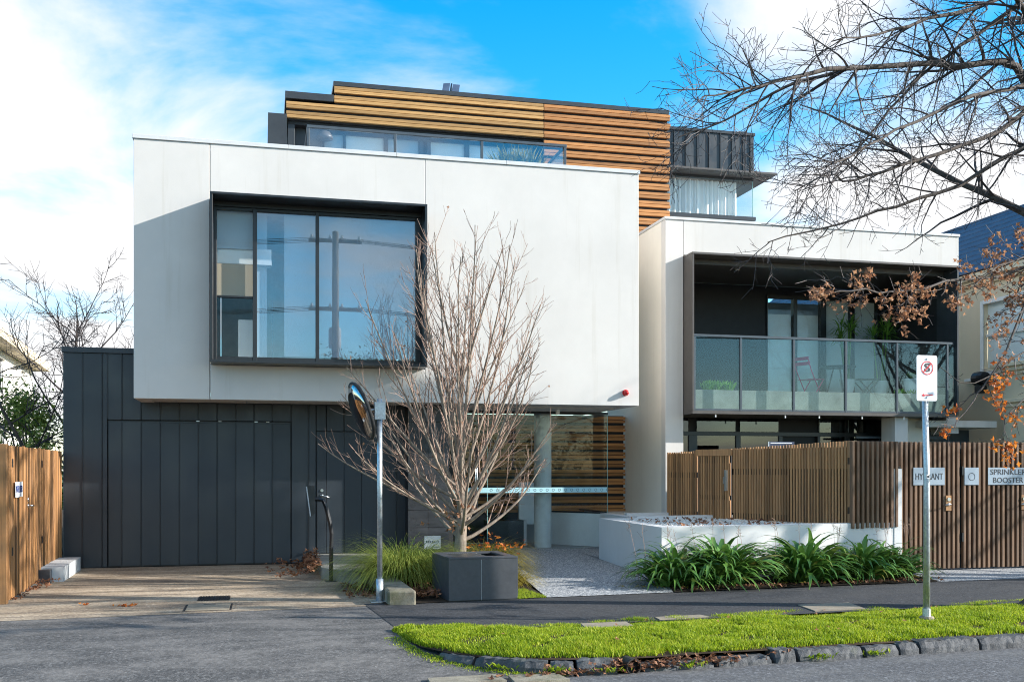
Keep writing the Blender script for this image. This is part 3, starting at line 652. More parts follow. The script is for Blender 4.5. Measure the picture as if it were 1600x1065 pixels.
# right penthouse: standing seam metal over a curtained corner window with a thin hood
YR = 20.6
xr = [8.12, 8.30, 8.552, 8.82, 9.09, 9.36, 9.63, 9.90, 10.17, 10.34, 10.43]
for x0, x1 in zip(xr, xr[1:]): part('cladding_panel', 'dark_cladding', B, x0 + .004, x1 - .004, YR, YR + .05, 8.03, 8.885, .003)
for x in xr[1:-1]: part('seam', 'seam_metal', B, x - .008, x + .008, YR - .025, YR + .03, 8.03, 8.885, 0)
part('roof_trim', 'seam_metal', B, 8.118, 10.45, YR - .03, 25.0, 8.886, 8.95, .003); part('penthouse_core', 'black_wall', B, 8.12, 10.42, YR + .051, 25.0, 8.0, 8.885, 0); part('penthouse_core', 'interior_wall', B, 8.12, 10.30, 23.0, 25.0, 6.1, 7.99, 0)
part('window_hood', 'bronze_fin', B, 8.118, 10.78, YR - .40, 22.4, 7.955, 7.998, .003)
CW = part('corner_window', 'seam_metal', B, 8.118, 10.44, YR - .08, YR + .12, 7.02, 7.10, .004)
part('head', 'seam_metal', CW, 8.118, 10.42, YR + .0, YR + .10, 7.90, 7.954, 0)
part('pane', 'clear_glass', CW, 8.13, 10.41, YR + .03, YR + .042, 7.101, 7.899, 0); part('pane', 'clear_glass', CW, 10.40, 10.412, YR + .05, 22.2, 7.101, 7.899, 0); part('pane_edge', 'glass_edge', CW, 10.411, 10.42, YR + .025, YR + .045, 7.101, 7.899, 0)
m = MB(); n = 90; a = [(8.13 + 1.98 * i / n, YR + .20 + .035 * sin(i * 1.05 + 1.5 * sin(i * .21)) + .012 * sin(i * 2.9)) for i in range(n + 1)]
for (xa, ya), (xb, yb) in zip(a, a[1:]): m.quad((xa, ya, 7.10), (xb, yb, 7.10), (xb, yb, 7.9), (xa, ya, 7.9))
m.build('curtain', 'curtain', CW, smooth=True)
sp_ = thing('solar_panel', 'small blue solar panel pair tilted on the flat penthouse roof', 'solar panel', (3.78, 21.5, 9.0))
m = MB(); m.add([(3.62, 21.35, 9.50), (3.77, 21.35, 9.50), (3.87, 21.7, 9.88), (3.72, 21.7, 9.86)], [(0, 1, 2, 3)]); m.add([(3.83, 21.35, 9.50), (3.98, 21.35, 9.50), (4.08, 21.7, 9.86), (3.93, 21.7, 9.86)], [(0, 1, 2, 3)])
for f in list(m.f): pass
m.build('panel', 'slate_roof', sp_); m2 = MB(); m2.tube([(3.80, 21.36, 8.99), (3.80, 21.36, 9.50), (3.90, 21.7, 9.86)], .02, 5); m2.tube([(3.90, 21.7, 8.99), (3.90, 21.7, 9.86)], .015, 5); m2.build('bracket', 'black_frame', sp_)

# right wing
XW0, XW1, YW = 7.18, 13.40, 17.70
part('wing_side_wall', 'cream_render', B, XW0, XW0 + .2, YW + .205, 21.0, .55, 6.20, .003)
part('wing_wall', 'painted_concrete', B, XW0, 7.534, YW, YW + .2, .55, 6.20, .004); part('wing_wall', 'painted_concrete', B, 7.540, XW1, YW, YW + .2, 5.56, 6.20, .004); part('wing_side_wall', 'painted_concrete', B, XW1 - .2, XW1, YW + .205, 21.0, 2.3, 6.20, 0); part('wing_wall', 'painted_concrete', B, 13.12, XW1, YW, YW + .2, 2.3, 5.558, .004)
part('parapet_cap', 'cap_metal', B, XW0 - .02, XW1 + .02, YW - .02, YW + .26, 6.202, 6.252, .004); part('parapet_cap', 'cap_metal', B, XW0 - .02, XW0 + .22, YW + .265, 21.0, 6.202, 6.252, .004); part('wing_roof', 'light_concrete', B, XW0 + .2, XW1 - .2, YW + .2, 23.0, 5.93, 6.0, 0)
BF = part('balcony_hood', 'bronze_fin', B, 7.542, 13.10, 17.30, 19.98, 5.50, 5.54, .003)
part('hood_fin', 'bronze_fin', BF, 7.542, 7.575, 17.30, 17.93, 2.66, 5.499, .003); part('hood_fin', 'seam_metal', BF, 13.065, 13.10, 17.30, 17.93, 2.66, 5.499, .003)
part('balcony_slab', 'bronze_fin', BF, 7.542, 13.10, 17.30, 19.98, 2.60, 2.659, .003); part('balcony_upstand', 'step_concrete', BF, 7.58, 13.06, 17.55, 17.75, 2.66, 3.06, .004); part('balcony_floor', 'step_concrete', BF, 7.58, 13.06, 17.755, 19.98, 2.66, 3.0, 0)
part('ceiling_beam', 'bronze_fin', BF, 7.58, 13.06, 17.70, 17.95, 5.40, 5.498, .003)
for k, x in enumerate((8.0, 9.4, 10.1, 11.0, 11.9)): part('drip_spout', 'white_plastic', BF, x, x + .02, 17.32, 17.34, 2.545, 2.599, 0)
part('wing_back_wall', 'black_wall', B, 7.38, 10.40, 19.99, 20.1, 2.66, 5.499, 0); part('wing_back_wall', 'black_wall', B, 10.40, 13.2, 19.99, 20.1, 5.32, 5.499, 0); part('wing_inner_wall', 'black_wall', B, 7.39, 7.5, 17.94, 19.985, 2.66, 5.499, 0); part('wing_inner_wall', 'black_wall', B, 13.102, 13.19, 17.905, 19.985, 2.66, 5.499, 0)
m = MB(); m.lathe((8.75, 18.0, 5.38), [(.06, 0), (.06, .02)], 14); m.build('downlight', 'steel', B)
BW = part('balcony_doors', 'black_frame', B, 10.40, 13.1, 19.96, 20.06, 5.24, 5.319, .003)
for x0, x1 in ((10.40, 10.43), (11.03, 11.12), (11.68, 11.81), (12.41, 12.50), (13.05, 13.10)): part('mullion', 'black_frame', BW, x0, x1, 19.95, 20.07, 3.0, 5.24, .003)
for k, (x0, x1) in enumerate(((10.43, 11.03), (11.12, 11.68), (11.81, 12.41), (12.50, 13.05))):
    part('pane', 'clear_glass', BW, x0, x1, 20.0, 20.01, 3.0, 5.239, 0); part('blind', 'blind_white' if k < 2 else 'curtain', BW, x0 - .04, x1 + .04, 20.075, 20.08, 3.0, 4.92 if k < 2 else 5.3, 0)
part('room_back', 'blind_grey', BW, 10.3, 13.2, 21.4, 21.5, 3.0, 5.4, 0)
YQ = 17.36
BB = part('balcony_balustrade', 'grey_frame', B, 7.58, 13.0, YQ - .03, YQ + .03, 4.01, 4.055, .004)
px_ = [7.58, 8.50, 9.575, 10.66, 11.755, 12.86]
for x in px_: part('post', 'grey_frame', BB, x, x + .04, YQ - .025, YQ + .035, 2.661, 4.009, .003)
for x0, x1 in zip(px_, px_[1:]): part('glass_panel', 'balcony_glass', BB, x0 + .045, x1 - .005, YQ - .006, YQ + .006, 2.70, 4.005, 0); part('bottom_rail', 'grey_frame', BB, x0 + .042, x1 - .002, YQ - .02, YQ + .02, 2.662, 2.698, .003)
part('glass_panel', 'balcony_glass', BB, 12.91, 13.055, YQ - .006, YQ + .006, 2.70, 4.005, 0)
# ground floor of the wing, behind the timber fence
part('ground_floor_wall', 'black_wall', B, 7.38, 13.0, 18.66, 18.75, .3, 2.598, 0)
GW = part('ground_floor_windows', 'black_frame', B, 7.40, 12.3, 18.58, 18.65, 2.25, 2.33, .003)
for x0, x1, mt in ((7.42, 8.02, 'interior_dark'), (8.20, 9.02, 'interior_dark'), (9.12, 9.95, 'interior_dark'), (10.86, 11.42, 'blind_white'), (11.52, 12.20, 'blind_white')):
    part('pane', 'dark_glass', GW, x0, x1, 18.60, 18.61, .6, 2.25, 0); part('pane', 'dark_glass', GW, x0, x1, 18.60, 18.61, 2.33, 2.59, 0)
    if mt == 'blind_white':
        m = MB(); n = 24; a = [(x0 + (x1 - x0) * i / n, 18.635 + .012 * sin(i * 1.4)) for i in range(n + 1)]
        for k, ((xa, ya), (xb, yb)) in enumerate(zip(a, a[1:])):
            if x0 < 11 and 6 < k < 20: continue
            m.quad((xa, ya, .6), (xb, yb, .6), (xb, yb, 2.59), (xa, ya, 2.59))
        m.build('curtain', 'curtain', GW)
for x0, x1 in ((8.02, 8.20), (9.02, 9.12), (9.95, 10.03), (10.80, 10.86), (11.42, 11.52), (12.20, 12.30)): part('mullion', 'black_frame', GW, x0, x1, 18.57, 18.655, .6, 2.249, .003)
part('pier', 'painted_concrete', B, 11.80, 12.08, 17.45, 17.9, .1, 2.598, .004); part('pier', 'cream_render', B, 12.10, 12.80, 17.95, 18.2, .1, 2.598, .004); part('wing_beam', 'grey_frame', B, 11.3, 13.3, 17.98, 18.02, 2.20, 2.24, 0)
part('lower_soffit', 'painted_concrete', B, 12.6, 14.2, 17.6, 20, 2.42, 2.55, .003); part('side_door', 'grey_frame', B, 12.85, 14.1, 18.3, 18.36, .1, 2.40, .003)

# things fixed to the building
AL = thing('alarm_light', 'round red alarm strobe on the lower right corner of the white box', 'alarm light', (6.0, 16.6, 2.90))
MB().lathe((6.0, 16.6, 2.90), [(.055, -.03), (.055, 0)], 20, 'y').build('base', 'red_plastic', AL); MB().lathe((6.0, 16.57, 2.90), [(.012, -.075), (.034, -.06), (.046, -.03), (.046, 0)], 20, 'y').build('lens', 'red_plastic', AL, smooth=True)

# ------------------------------------------------------------------ walls, fences and gates
RW = thing('retaining_wall', 'low pale concrete retaining wall with white pebbles behind the strappy plants', 'garden wall', (7.4, 13.8, 0))
m = MB(); m.prism([(5.46, 13.60), (9.40, 13.93), (9.40, 14.13), (5.66, 13.815)], -.05, .775); m.build('front_wall', 'retaining_concrete', RW)
m = MB(); m.prism([(5.46, 13.603), (5.659, 13.82), (5.66, 16.2), (5.46, 16.2)], -.05, .772); m.build('side_wall', 'retaining_concrete', RW)
m = MB(); m.prism([(5.46, 16.203), (6.30, 16.203), (6.30, 18.30), (6.38, 19.84), (6.28, 19.84), (6.28, 18.25), (6.10, 18.25), (6.10, 16.40), (5.46, 16.40)], -.05, .77); m.build('rear_wall', 'retaining_concrete', RW)
m = MB(); m.prism([(6.15, 16.44), (8.0, 16.62), (8.0, 16.77), (6.15, 16.59)], .5, .79); m.build('inner_wall', 'retaining_concrete', RW); m = MB(); m.prism([(6.32, 17.55), (7.2, 17.72), (7.2, 17.6), (6.32, 17.40)], .5, .80); m.build('inner_wall', 'retaining_concrete', RW)
m = MB(); m.prism([(9.403, 13.92), (9.535, 13.92), (9.535, 14.3), (9.403, 14.3)], -.05, 1.60); m.build('end_pier', 'retaining_concrete', RW)
m = MB(); m.add([(5.6, 13.75, .735), (9.4, 14.1, .735), (8.7, 14.5, .735), (7.25, 17.7, .735), (7.16, 19.84, .735), (6.36, 19.84, .735), (6.30, 18.3, .735), (6.30, 16.3, .735), (5.6, 16.3, .735)], [(0, 1, 2, 7, 8), (2, 3, 6, 7), (3, 4, 5, 6)]); m.build('bed_soil', 'pebble_white', RW)
m = MB(); pr = random.Random(5)
for i in range(1500):
    x, y = pr.uniform(5.7, 8.5), pr.uniform(13.85, 16.4)
    if x > 7.1 + (17.6 - y) * .4 or y < 13.9 + (x - 5.46) * .085: continue
    r_ = pr.uniform(.010, .024); a = pr.uniform(0, 6); vs = [(x + r_ * cos(a + k * pi / 2) * pr.uniform(.7, 1.2), y + r_ * sin(a + k * pi / 2), .737) for k in range(4)] + [(x, y, .737 + r_ * 1.0)]
    m.add(vs, [(0, 1, 4), (1, 2, 4), (2, 3, 4), (3, 0, 4)])
m.build('pebbles', 'pebble_white', RW, kind='stuff')

def rowslats(parent, mat, L, pitch, w, d, z0f, z1f, y0=0.0, name='slat', x0=0.0, jit=.004, backing=True):
    n = int((L - x0) / pitch)
    for i in range(n):
        x = x0 + i * pitch + (pitch - w) / 2; t_ = (x - 0) / max(L, 1e-6)
        zb, zt = round(z0f(t_) + R.uniform(-jit, jit), 2), round(z1f(t_) + R.uniform(-jit, jit), 3)
        part(name, mat, parent, x, x + w, y0 - d + R.choice((0, .002, -.002)), y0, zb, zt, .003)
# fence of close slats from the wing's corner to the front, then spaced battens facing the street
FL = 3.98; FR = atan2(14.2 - 17.65, 8.6 - 7.2)
TF = thing('timber_fence', 'brown weathered timber slat fence standing on the white retaining wall', 'fence', (7.2, 17.65, .74), FR, local=True)
zt_ = lambda t_: 1.155 + .135 * t_
pit = .0574; n = int(FL / pit); gate0, gate1 = .77, 1.55
for i in range(n):
    x = i * pit
    if gate0 - .03 < x < gate1 + .01: continue
    part('slat', 'timber_brown', TF, x + .008, x + .044, -.018 + R.choice((0, .003, -.002)), 0, round(R.uniform(-.004, .004), 3), round(zt_(x / FL), 2), .003)
for x0, x1, bands in ((0, gate0 - .03, ((.02, .10), (.70, .80))), (gate1 + .03, FL, ((.02, .11), (.76, .86)))):
    zs = [0] + [q for b_ in bands for q in b_] + [1.14 if x0 == 0 else 1.20]
    for a, b_ in zip(zs[::2], zs[1::2]):
        if b_ - a > .03:
            if x1 > 3 and a < .3: part('backing_board', 'timber_brown', TF, x0, 2.75, .002, .02, a, b_, 0)
            else: part('backing_board', 'timber_brown', TF, x0, x1, .002, .02, a, b_, 0)
    part('rail', 'rubber_black', TF, x0, x1, .024, .05, .0, 1.1, 0)  # black sheet behind the slats, so the bands read as deep gap shade
part('corner_post', 'timber_brown', TF, FL - .02, FL + .07, -.045, .05, -.02, 1.285, .005)
TG = thing('timber_gate', 'slatted timber pedestrian gate with steel handle set in the brown fence', 'gate', (7.2, 17.65, .72), FR, local=True)
for i in range(13):
    x = gate0 + .012 + i * pit; part('slat', 'timber_brown', TG, x + .008, x + .044, -.020, 0, -.1, round(zt_(.3) + .0, 2) - .05, .003)
part('backing', 'rubber_black', TG, gate0, gate1 - .02, .024, .04, -.1, 1.12, 0); part('backing_board', 'timber_brown', TG, gate0, gate1 - .02, .002, .02, .42, .98, 0); part('backing_board', 'timber_brown', TG, gate0, gate1 - .02, .002, .02, -.1, .34, 0); part('head_board', 'timber_brown', TF, gate0 - .03, gate1 + .03, -.03, 0, 1.085, 1.20, .003)  # black backing added to draw the gate's gaps as deep shade
part('lock_plate', 'steel', TG, gate1 - .10, gate1 - .05, -.075, -.035, .50, .86, .004); part('keypad', 'steel', TG, gate1 - .15, gate1 - .12, -.045, -.034, .62, .74, .003)
BFn = thing('batten_screen', 'screen of spaced dark timber battens hung over the front of the white wall', 'fence', (8.62, 13.91, .72), radians(4.6), local=True)
for i in range(10): part('batten', 'timber_batten', BFn, i * .088, i * .088 + .046, -.075, 0, round(-.02 + R.uniform(-.008, .008), 3), 1.30, .006)
part('rail', 'timber_dark', BFn, 0, .84, .002, .04, .95, 1.05, 0); part('rail', 'timber_dark', BFn, 0, .84, .002, .04, .2, .3, 0)
# two batten gates with cupboard signs
YGt = 14.14
def batten_gate(x0, x1, label, lockx, name='batten_gate'):
    g = thing(name, label, 'gate', ((x0 + x1) / 2, YGt, .02), group='batten gates in front of the fire service cupboard')
    n = int((x1 - x0) / .0835); p_ = (x1 - x0) / n
    for i in range(n): part('batten', 'timber_batten', g, round(x0 + i * p_ + .018, 4), round(x0 + i * p_ + .064, 4), YGt - .06, YGt, round(.03 + R.uniform(-.006, .006), 2), round(2.02 + R.uniform(-.004, .004), 2), .005)
    for z in (.25, 1.05, 1.75): part('rail', 'timber_dark', g, x0, x1, YGt + .003, YGt + .045, z, z + .09, 0)
    part('back_panel', 'rubber_black', g, x0, x1, YGt + .07, YGt + .09, .02, 1.98, 0)
    for z in (.45, 1.5): part('hinge', 'black_frame', g, x0 - .02, x0 + .012, YGt - .075, YGt - .05, z, z + .14, .003)
    if lockx:
        part('lock_block', 'timber_brown', g, lockx - .05, lockx + .05, YGt - .072, YGt - .061, .94, 1.18, .003)
        m = MB(); m.lathe((lockx, YGt - .085, 1.12), [(.030, 0), (.030, .012)], 14, 'y'); m.build('cylinder_lock', 'steel', g)
        m = MB(); m.lathe((lockx, YGt - .085, 1.04), [(.024, 0), (.024, .012)], 14, 'y'); m.tube([(lockx, YGt - .09, 1.04), (lockx, YGt - .125, 1.04), (lockx - .10, YGt - .13, 1.035)], .011, 8); m.build('handle', 'steel', g, smooth=True)
    return g
batten_gate(9.60, 10.70, 'batten gate of dark timber slats behind the HYDRANT sign', 10.47)
batten_gate(10.73, 11.98, 'batten gate of dark timber slats behind the SPRINKLER BOOSTER sign', 11.86)
batten_gate(12.01, 13.4, 'batten gate beyond the SPRINKLER BOOSTER sign at the picture edge', None)
part('cupboard_wall', 'black_wall', None, 9.6, 13.4, 15.0, 15.1, 0, 1.9, 0, label='dark wall inside the fire service cupboard behind the batten gates', cat='wall')
m = MB()
for i in range(5): m.box(9.38 + i * .05, 9.42 + i * .05, 14.6, 14.63, .9, 1.80)
m.build('paling_panel', 'timber_brown', label='short strip of grey palings behind the white end pier', cat='fence')
def sign_plate(name, label, x0, x1, z0, z1, y, lines, size, mat='sign_grey'):
    g = thing(name, label, 'sign', ((x0 + x1) / 2, y, z0)); part('plate', mat, g, x0, x1, y - .004, y, z0, z1, .001)
    for t_, z, w in lines: letters('lettering', t_, size, 'ink_black', g, ((x0 + x1) / 2, y - .006, z), (pi / 2, 0, 0), w, .001)
    return g
ys = YGt - .066
sign_plate('hydrant_sign', 'grey metal sign reading HYDRANT on the batten gate', 9.84, 10.40, 1.345, 1.62, ys, (('HYDRANT', 1.475, .49),), .145)
g = sign_plate('fire_symbol_sign', 'small square grey sign with a round symbol between the two lettered signs', 10.76, 11.02, 1.345, 1.62, ys, (), .1)
m = MB()
for a in range(20):
    th, t2 = 2 * pi * a / 20, 2 * pi * (a + 1) / 20; m.quad(*[(10.89 + r_ * cos(q), ys - .006, 1.475 + r_ * sin(q)) for r_, q in ((.062, th), (.062, t2), (.054, t2), (.054, th))])
m.build('symbol_ring', 'ink_black', g)
sign_plate('sprinkler_sign', 'grey metal sign reading SPRINKLER BOOSTER at the right edge', 11.19, 11.93, 1.345, 1.62, ys, (('SPRINKLER', 1.545, .66), ('BOOSTER', 1.415, .56)), .125)
g = thing('blue_notice', 'dark blue notice strip peeking over the slanting timber fence', 'sign', (9.15, 17.0, 1.6)); part('plate', 'navy_sign', g, 8.90, 9.41, 16.99, 17.0, 1.7, 2.095, .002); part('stripe', 'sign_white', g, 8.93, 9.36, 16.986, 16.989, 2.062, 2.076, 0); part('post', 'galvanised', g, 8.88, 8.90, 16.98, 17.0, .6, 2.095, .002)

# timber fence along the left of the driveway (its length runs nearly square to the street)
LF = thing('timber_fence', 'sunlit amber timber slat fence along the left side of the driveway', 'fence', (-3.0, 13.26, 0), radians(92.4), local=True)
LL = 4.32; pit = .067
for i in range(int(LL / pit)):
    x = i * pit; part('slat', 'timber_amber', LF, x + .008, x + .059, -.026 + R.choice((0, .006, .010, -.006)), 0, round(.03 + R.uniform(-.01, .01), 2), round(1.88 + R.uniform(-.006, .006), 2), .003)
part('backing_board', 'timber_dark', LF, .0, LL, .004, .02, .05, 1.85, 0)
part('end_post', 'timber_amber', LF, -.11, .0, -.03, .07, 0, 1.895, .005)
for x in (.20, 2.35): 
    for z in (.55, 1.62): part('hinge', 'black_frame', LF, x, x + .05, -.040, -.029, z, z + .10, .002)
m = MB(); hx = 1.25; m.lathe((hx, -.045, 1.20), [(.028, 0), (.028, .014)], 12, 'y'); m.tube([(hx, -.04, 1.12), (hx, -.085, 1.12), (hx + .11, -.09, 1.115)], .011, 8); m.lathe((hx, -.045, 1.12), [(.024, 0), (.024, .014)], 12, 'y'); m.build('handle', 'steel', LF, smooth=True)
FF = thing('front_fence', 'brown timber fence panel facing the street at the left edge', 'fence', (-3.06, 13.22, 0), SA, local=True)
for i in range(14): part('board', 'timber_amber', FF, -.115 * (i + 1), -.115 * i - .006, -.025, 0, .02, 1.89, .003)
g = thing('water_meter_sign', 'small white sign reading WATER METER on the left timber fence', 'sign', (-2.98, 13.8, 1.2), radians(92.4), local=True)
part('plate', 'sign_white', g, -.22, .26, -.008, -.003, .05, .24, .001)
letters('lettering', 'WATER METER', .115, 'ink_blue', g, (.02, -.010, .145), (pi / 2, 0, 0), .43, .001, .002)
m = MB(); m.prism([(-3.10, 15.55), (-2.78, 15.60), (-2.83, 17.30), (-3.14, 17.3)], 0, .21); m.build('concrete_block', 'light_concrete', label='pale concrete block plinth at the foot of the left fence by the garage', cat='concrete block')
part('meter_box', 'porcelain_tile', None, -3.10, -2.92, 15.42, 15.548, .0, .19, .004, label='small dark meter box in front of the pale concrete plinth', cat='meter box')

# step, kerb block, garden planter, card reader, mirror, signs
m = MB(); m.prism([(.80, 15.15), (1.28, 14.15), (1.62, 14.3), (1.80, 15.6), (1.90, 17.58), (.82, 17.58)], 0, .165); m.build('entry_step', 'step_concrete', label='raised concrete landing in front of the dark service door', cat='step')
m = MB(); m.add([(1.40, 12.02, -.02), (1.73, 11.98, -.02), (1.73, 11.98, .17), (1.40, 12.02, .17), (1.38, 14.2, -.02), (1.62, 14.2, -.02), (1.62, 14.2, .22), (1.38, 14.2, .22)], [(0, 1, 2, 3), (1, 5, 6, 2), (5, 4, 7, 6), (4, 0, 3, 7), (3, 2, 6, 7)]); o = m.build('garden_kerb', 'kerb_concrete', label='mossy concrete kerb block beside the mirror pole', cat='kerb block')
bv = o.modifiers.new('bevel', 'BEVEL'); bv.width = .025; bv.segments = 2
PB = thing('planter_box', 'square charcoal tiled planter box with a grated top in front of the bare tree', 'planter', (2.55, 12.6, 0), SA, local=True)
pw = .436
for x0, x1 in ((-pw, -.03), (-.026, pw)): part('tile', 'porcelain_tile', PB, x0, x1, -pw, -pw + .012, .0, .505, .002)
for y0, y1 in ((-pw + .012, -.002), (.002, pw)): part('tile', 'porcelain_tile', PB, -pw, -pw + .012, y0, y1, .0, .505, .002); part('tile', 'porcelain_tile', PB, pw - .012, pw, y0, y1, .0, .505, .002)
part('tile', 'porcelain_tile', PB, -pw + .012, pw - .012, pw - .012, pw, 0, .505, .002); part('core', 'rubber_black', PB, -pw + .013, pw - .013, -pw + .013, pw - .013, 0, .46, 0)
part('joint', 'light_concrete', PB, -.031, -.025, -pw + .003, -pw + .013, 0, .50, 0)
for a in ((-pw, pw, -pw, -pw + .16), (-pw, pw, pw - .12, pw), (-pw, -pw + .12, -pw + .161, pw - .121), (pw - .12, pw, -pw + .161, pw - .121)): part('top_slab', 'porcelain_tile', PB, *a, .507, .530, .003)
for k in range(16): part('grate_bar', 'steel', PB, -.30 + k * .026, -.288 + k * .026, -.27, .30, .50, .522, 0)
CR = thing('card_reader', 'black gooseneck card reader pedestal beside the garage door', 'card reader', (.91, 14.74, 0))
m = MB(); pts = [(.91, 14.74, 0), (.915, 14.74, .5), (.92, 14.74, .68), (.90, 14.74, .82), (.84, 14.74, 1.06), (.80, 14.74, 1.155), (.74, 14.74, 1.17), (.68, 14.74, 1.17)]
m.tube(pts, .028, 4); m.build('post', 'black_frame', CR); part('base_plate', 'black_frame', CR, .83, .99, 14.66, 14.82, 0, .012, .002)
m = MB(); m.add([(.575, 14.66, 1.36), (.575, 14.82, 1.36), (.63, 14.82, .93), (.63, 14.66, .93), (.68, 14.66, 1.36), (.68, 14.82, 1.36), (.69, 14.82, .98), (.69, 14.66, .98)], [(0, 3, 2, 1), (4, 5, 6, 7), (0, 1, 5, 4), (3, 7, 6, 2), (0, 4, 7, 3), (1, 2, 6, 5)]); m.build('reader_box', 'black_frame', CR)
m = MB(); m.add([(.563, 14.665, 1.35), (.563, 14.815, 1.35), (.618, 14.815, .935), (.618, 14.665, .935), (.574, 14.665, 1.35), (.574, 14.815, 1.35), (.629, 14.815, .935), (.629, 14.665, .935)], [(0, 1, 2, 3), (0, 3, 7, 4), (1, 5, 6, 2), (0, 4, 5, 1), (3, 2, 6, 7)]); m.build('reader_face', 'light_concrete', CR)
MP = thing('traffic_mirror', 'round convex traffic mirror on a galvanised pole beside the driveway', 'mirror', (1.34, 12.34, 0))
m = MB(); m.tube([(1.34, 12.34, .0), (1.34, 12.34, .28)], .045, 16); m.build('sleeve', 'galvanised', MP, smooth=True); m = MB(); m.tube([(1.34, 12.34, .27), (1.34, 12.34, 2.44)], .032, 16); m.build('pole', 'galvanised', MP, smooth=True); part('base_plate', 'galvanised', MP, 1.23, 1.45, 12.24, 12.44, .004, .016, .003)
part('bracket', 'galvanised', MP, 1.275, 1.405, 12.29, 12.305, 2.19, 2.40, .003); part('bracket', 'galvanised', MP, 1.275, 1.405, 12.375, 12.39, 2.19, 2.40, .003)
mc = Vector((1.135, 12.32, 2.295)); fd = Vector((-.93, -.15, -.34)).normalized()
m = MB(); m.tube([tuple(mc - fd * .01), (1.24, 12.335, 2.305), (1.34, 12.335, 2.305)], .013, 8); m.build('arm', 'galvanised', MP, smooth=True)
def dish(prof, n=40):
    u = fd.cross(Vector((0, 0, 1))).normalized(); v = u.cross(fd); m = MB()
    for r_, h in prof:
        for k in range(n): q = mc + u * (r_ * cos(2 * pi * k / n)) + v * (r_ * sin(2 * pi * k / n)) + fd * h; m.v.append(tuple(q))
    for i in range(len(prof) - 1):
        for k in range(n): m.f.append((i * n + k, i * n + (k + 1) % n, (i + 1) * n + (k + 1) % n, (i + 1) * n + k))
    m.f.append(tuple(range((len(prof) - 1) * n, len(prof) * n))); return m
dish([(.34 * cos(a * pi / 24) if a < 12 else .01, .02 + .085 * sin(a * pi / 24)) for a in range(1, 12)] + [(.01, .106)]).build('mirror_face', 'mirror', MP, smooth=True)
dish([(.30, -.02), (.355, -.008), (.365, .012), (.362, .03), (.338, .032)]).build('mirror_rim', 'rubber_black', MP, smooth=True)
SP = thing('no_standing_sign', 'white parking sign with crossed S and red arrow on a steel pole in the grass', 'sign', (6.63, 9.26, -.02))
m = MB(); m.tube([(6.63, 9.26, -.05), (6.63, 9.26, 1.5), (6.60, 9.26, 2.72)], [.034, .032, .031], 12); m.build('pole', 'galvanised', SP, smooth=True)
MB().lathe((6.63, 9.26, -.03), [(.075, 0), (.075, .10), (.06, .115)], 10).build('footing', 'cover_concrete', SP); m = MB(); m.tube([(6.63, 9.26, .0), (6.63, 9.26, .16)], .042, 12); m.build('sleeve', 'galvanised', SP); part('sticker', 'sign_white', SP, 6.607, 6.64, 9.2255, 9.2275, 1.50, 1.54, 0); part('sticker_print', 'ink_black', SP, 6.612, 6.635, 9.2235, 9.2252, 1.508, 1.53, 0)
sx0, sx1, sz0, sz1, sy = 6.475, 6.715, 2.295, 2.762, 9.205
m = MB(); poly = []
for cx, cz, a0 in ((sx1 - .022, sz0 + .022, -90), (sx1 - .022, sz1 - .022, 0), (sx0 + .022, sz1 - .022, 90), (sx0 + .022, sz0 + .022, 180)):
    for k in range(5): a = radians(a0 + k * 22.5); poly.append((cx + .022 * cos(a), cz + .022 * sin(a)))
n = len(poly); m.add([(x, sy, z) for x, z in poly] + [(x, sy + .004, z) for x, z in poly], [tuple(range(n)), tuple(range(n, 2 * n))[::-1]] + [(i, n + i, n + (i + 1) % n, (i + 1) % n) for i in range(n)]); pl = m.build('plate', 'sign_white', SP, origin=(6.6, sy, sz0))
scx, scz = 6.597, 2.632
m = MB()
for a in range(36):
    th, t2 = 2 * pi * a / 36, 2 * pi * (a + 1) / 36; m.quad(*[(scx + r_ * cos(q), sy - .003, scz + r_ * sin(q)) for r_, q in ((.071, th), (.071, t2), (.061, t2), (.061, th))])
dd = .0715 * .707; e_ = .0045; m.quad((scx - dd * .93 - e_, sy - .004, scz - dd * .93 + e_), (scx - dd * .93 + e_, sy - .004, scz - dd * .93 - e_), (scx + dd * .93 + e_, sy - .004, scz + dd * .93 - e_), (scx + dd * .93 - e_, sy - .004, scz + dd * .93 + e_)); m.build('prohibition_ring', 'ink_red', SP)
letters('letter', 'S', .118, 'ink_black', SP, (scx, sy - .0015, scz), (pi / 2, 0, 0), .072, .0005, .004)
m = MB(); az = 2.352; m.quad((sx0 + .085, sy - .003, az - .005), (sx1 - .055, sy - .003, az - .001), (sx1 - .055, sy - .003, az + .009), (sx0 + .085, sy - .003, az + .005)); m.add([(sx0 + .055, sy - .003, az), (sx0 + .09, sy - .003, az - .017), (sx0 + .085, sy - .003, az + .019)], [(0, 1, 2)]); m.build('arrow', 'ink_red', SP)
for z in (sz1 - .038, sz0 + .036): MB().lathe((6.597, sy - .004, z), [(.009, -.004), (.011, .004)], 10, 'y').build('bolt', 'steel', SP)
PQ = thing('plaque', 'small pale garden plaque reading SELECT behind the planter box', 'sign', (2.455, 15.3, .0)); part('plate', 'light_concrete', PQ, 2.332, 2.580, 15.29, 15.31, .39, .588, .003); letters('lettering', 'SELECT', .05, 'ink_black', PQ, (2.455, 15.288, .50), (pi / 2, 0, 0), .20, .001, .001, 1.3); part('small_print', 'ink_black', PQ, 2.49, 2.57, 15.286, 15.289, .42, .43, 0)
for x in (2.36, 2.55): part('stake', 'black_frame', PQ, x, x + .012, 15.311, 15.32, 0, .42, 0)

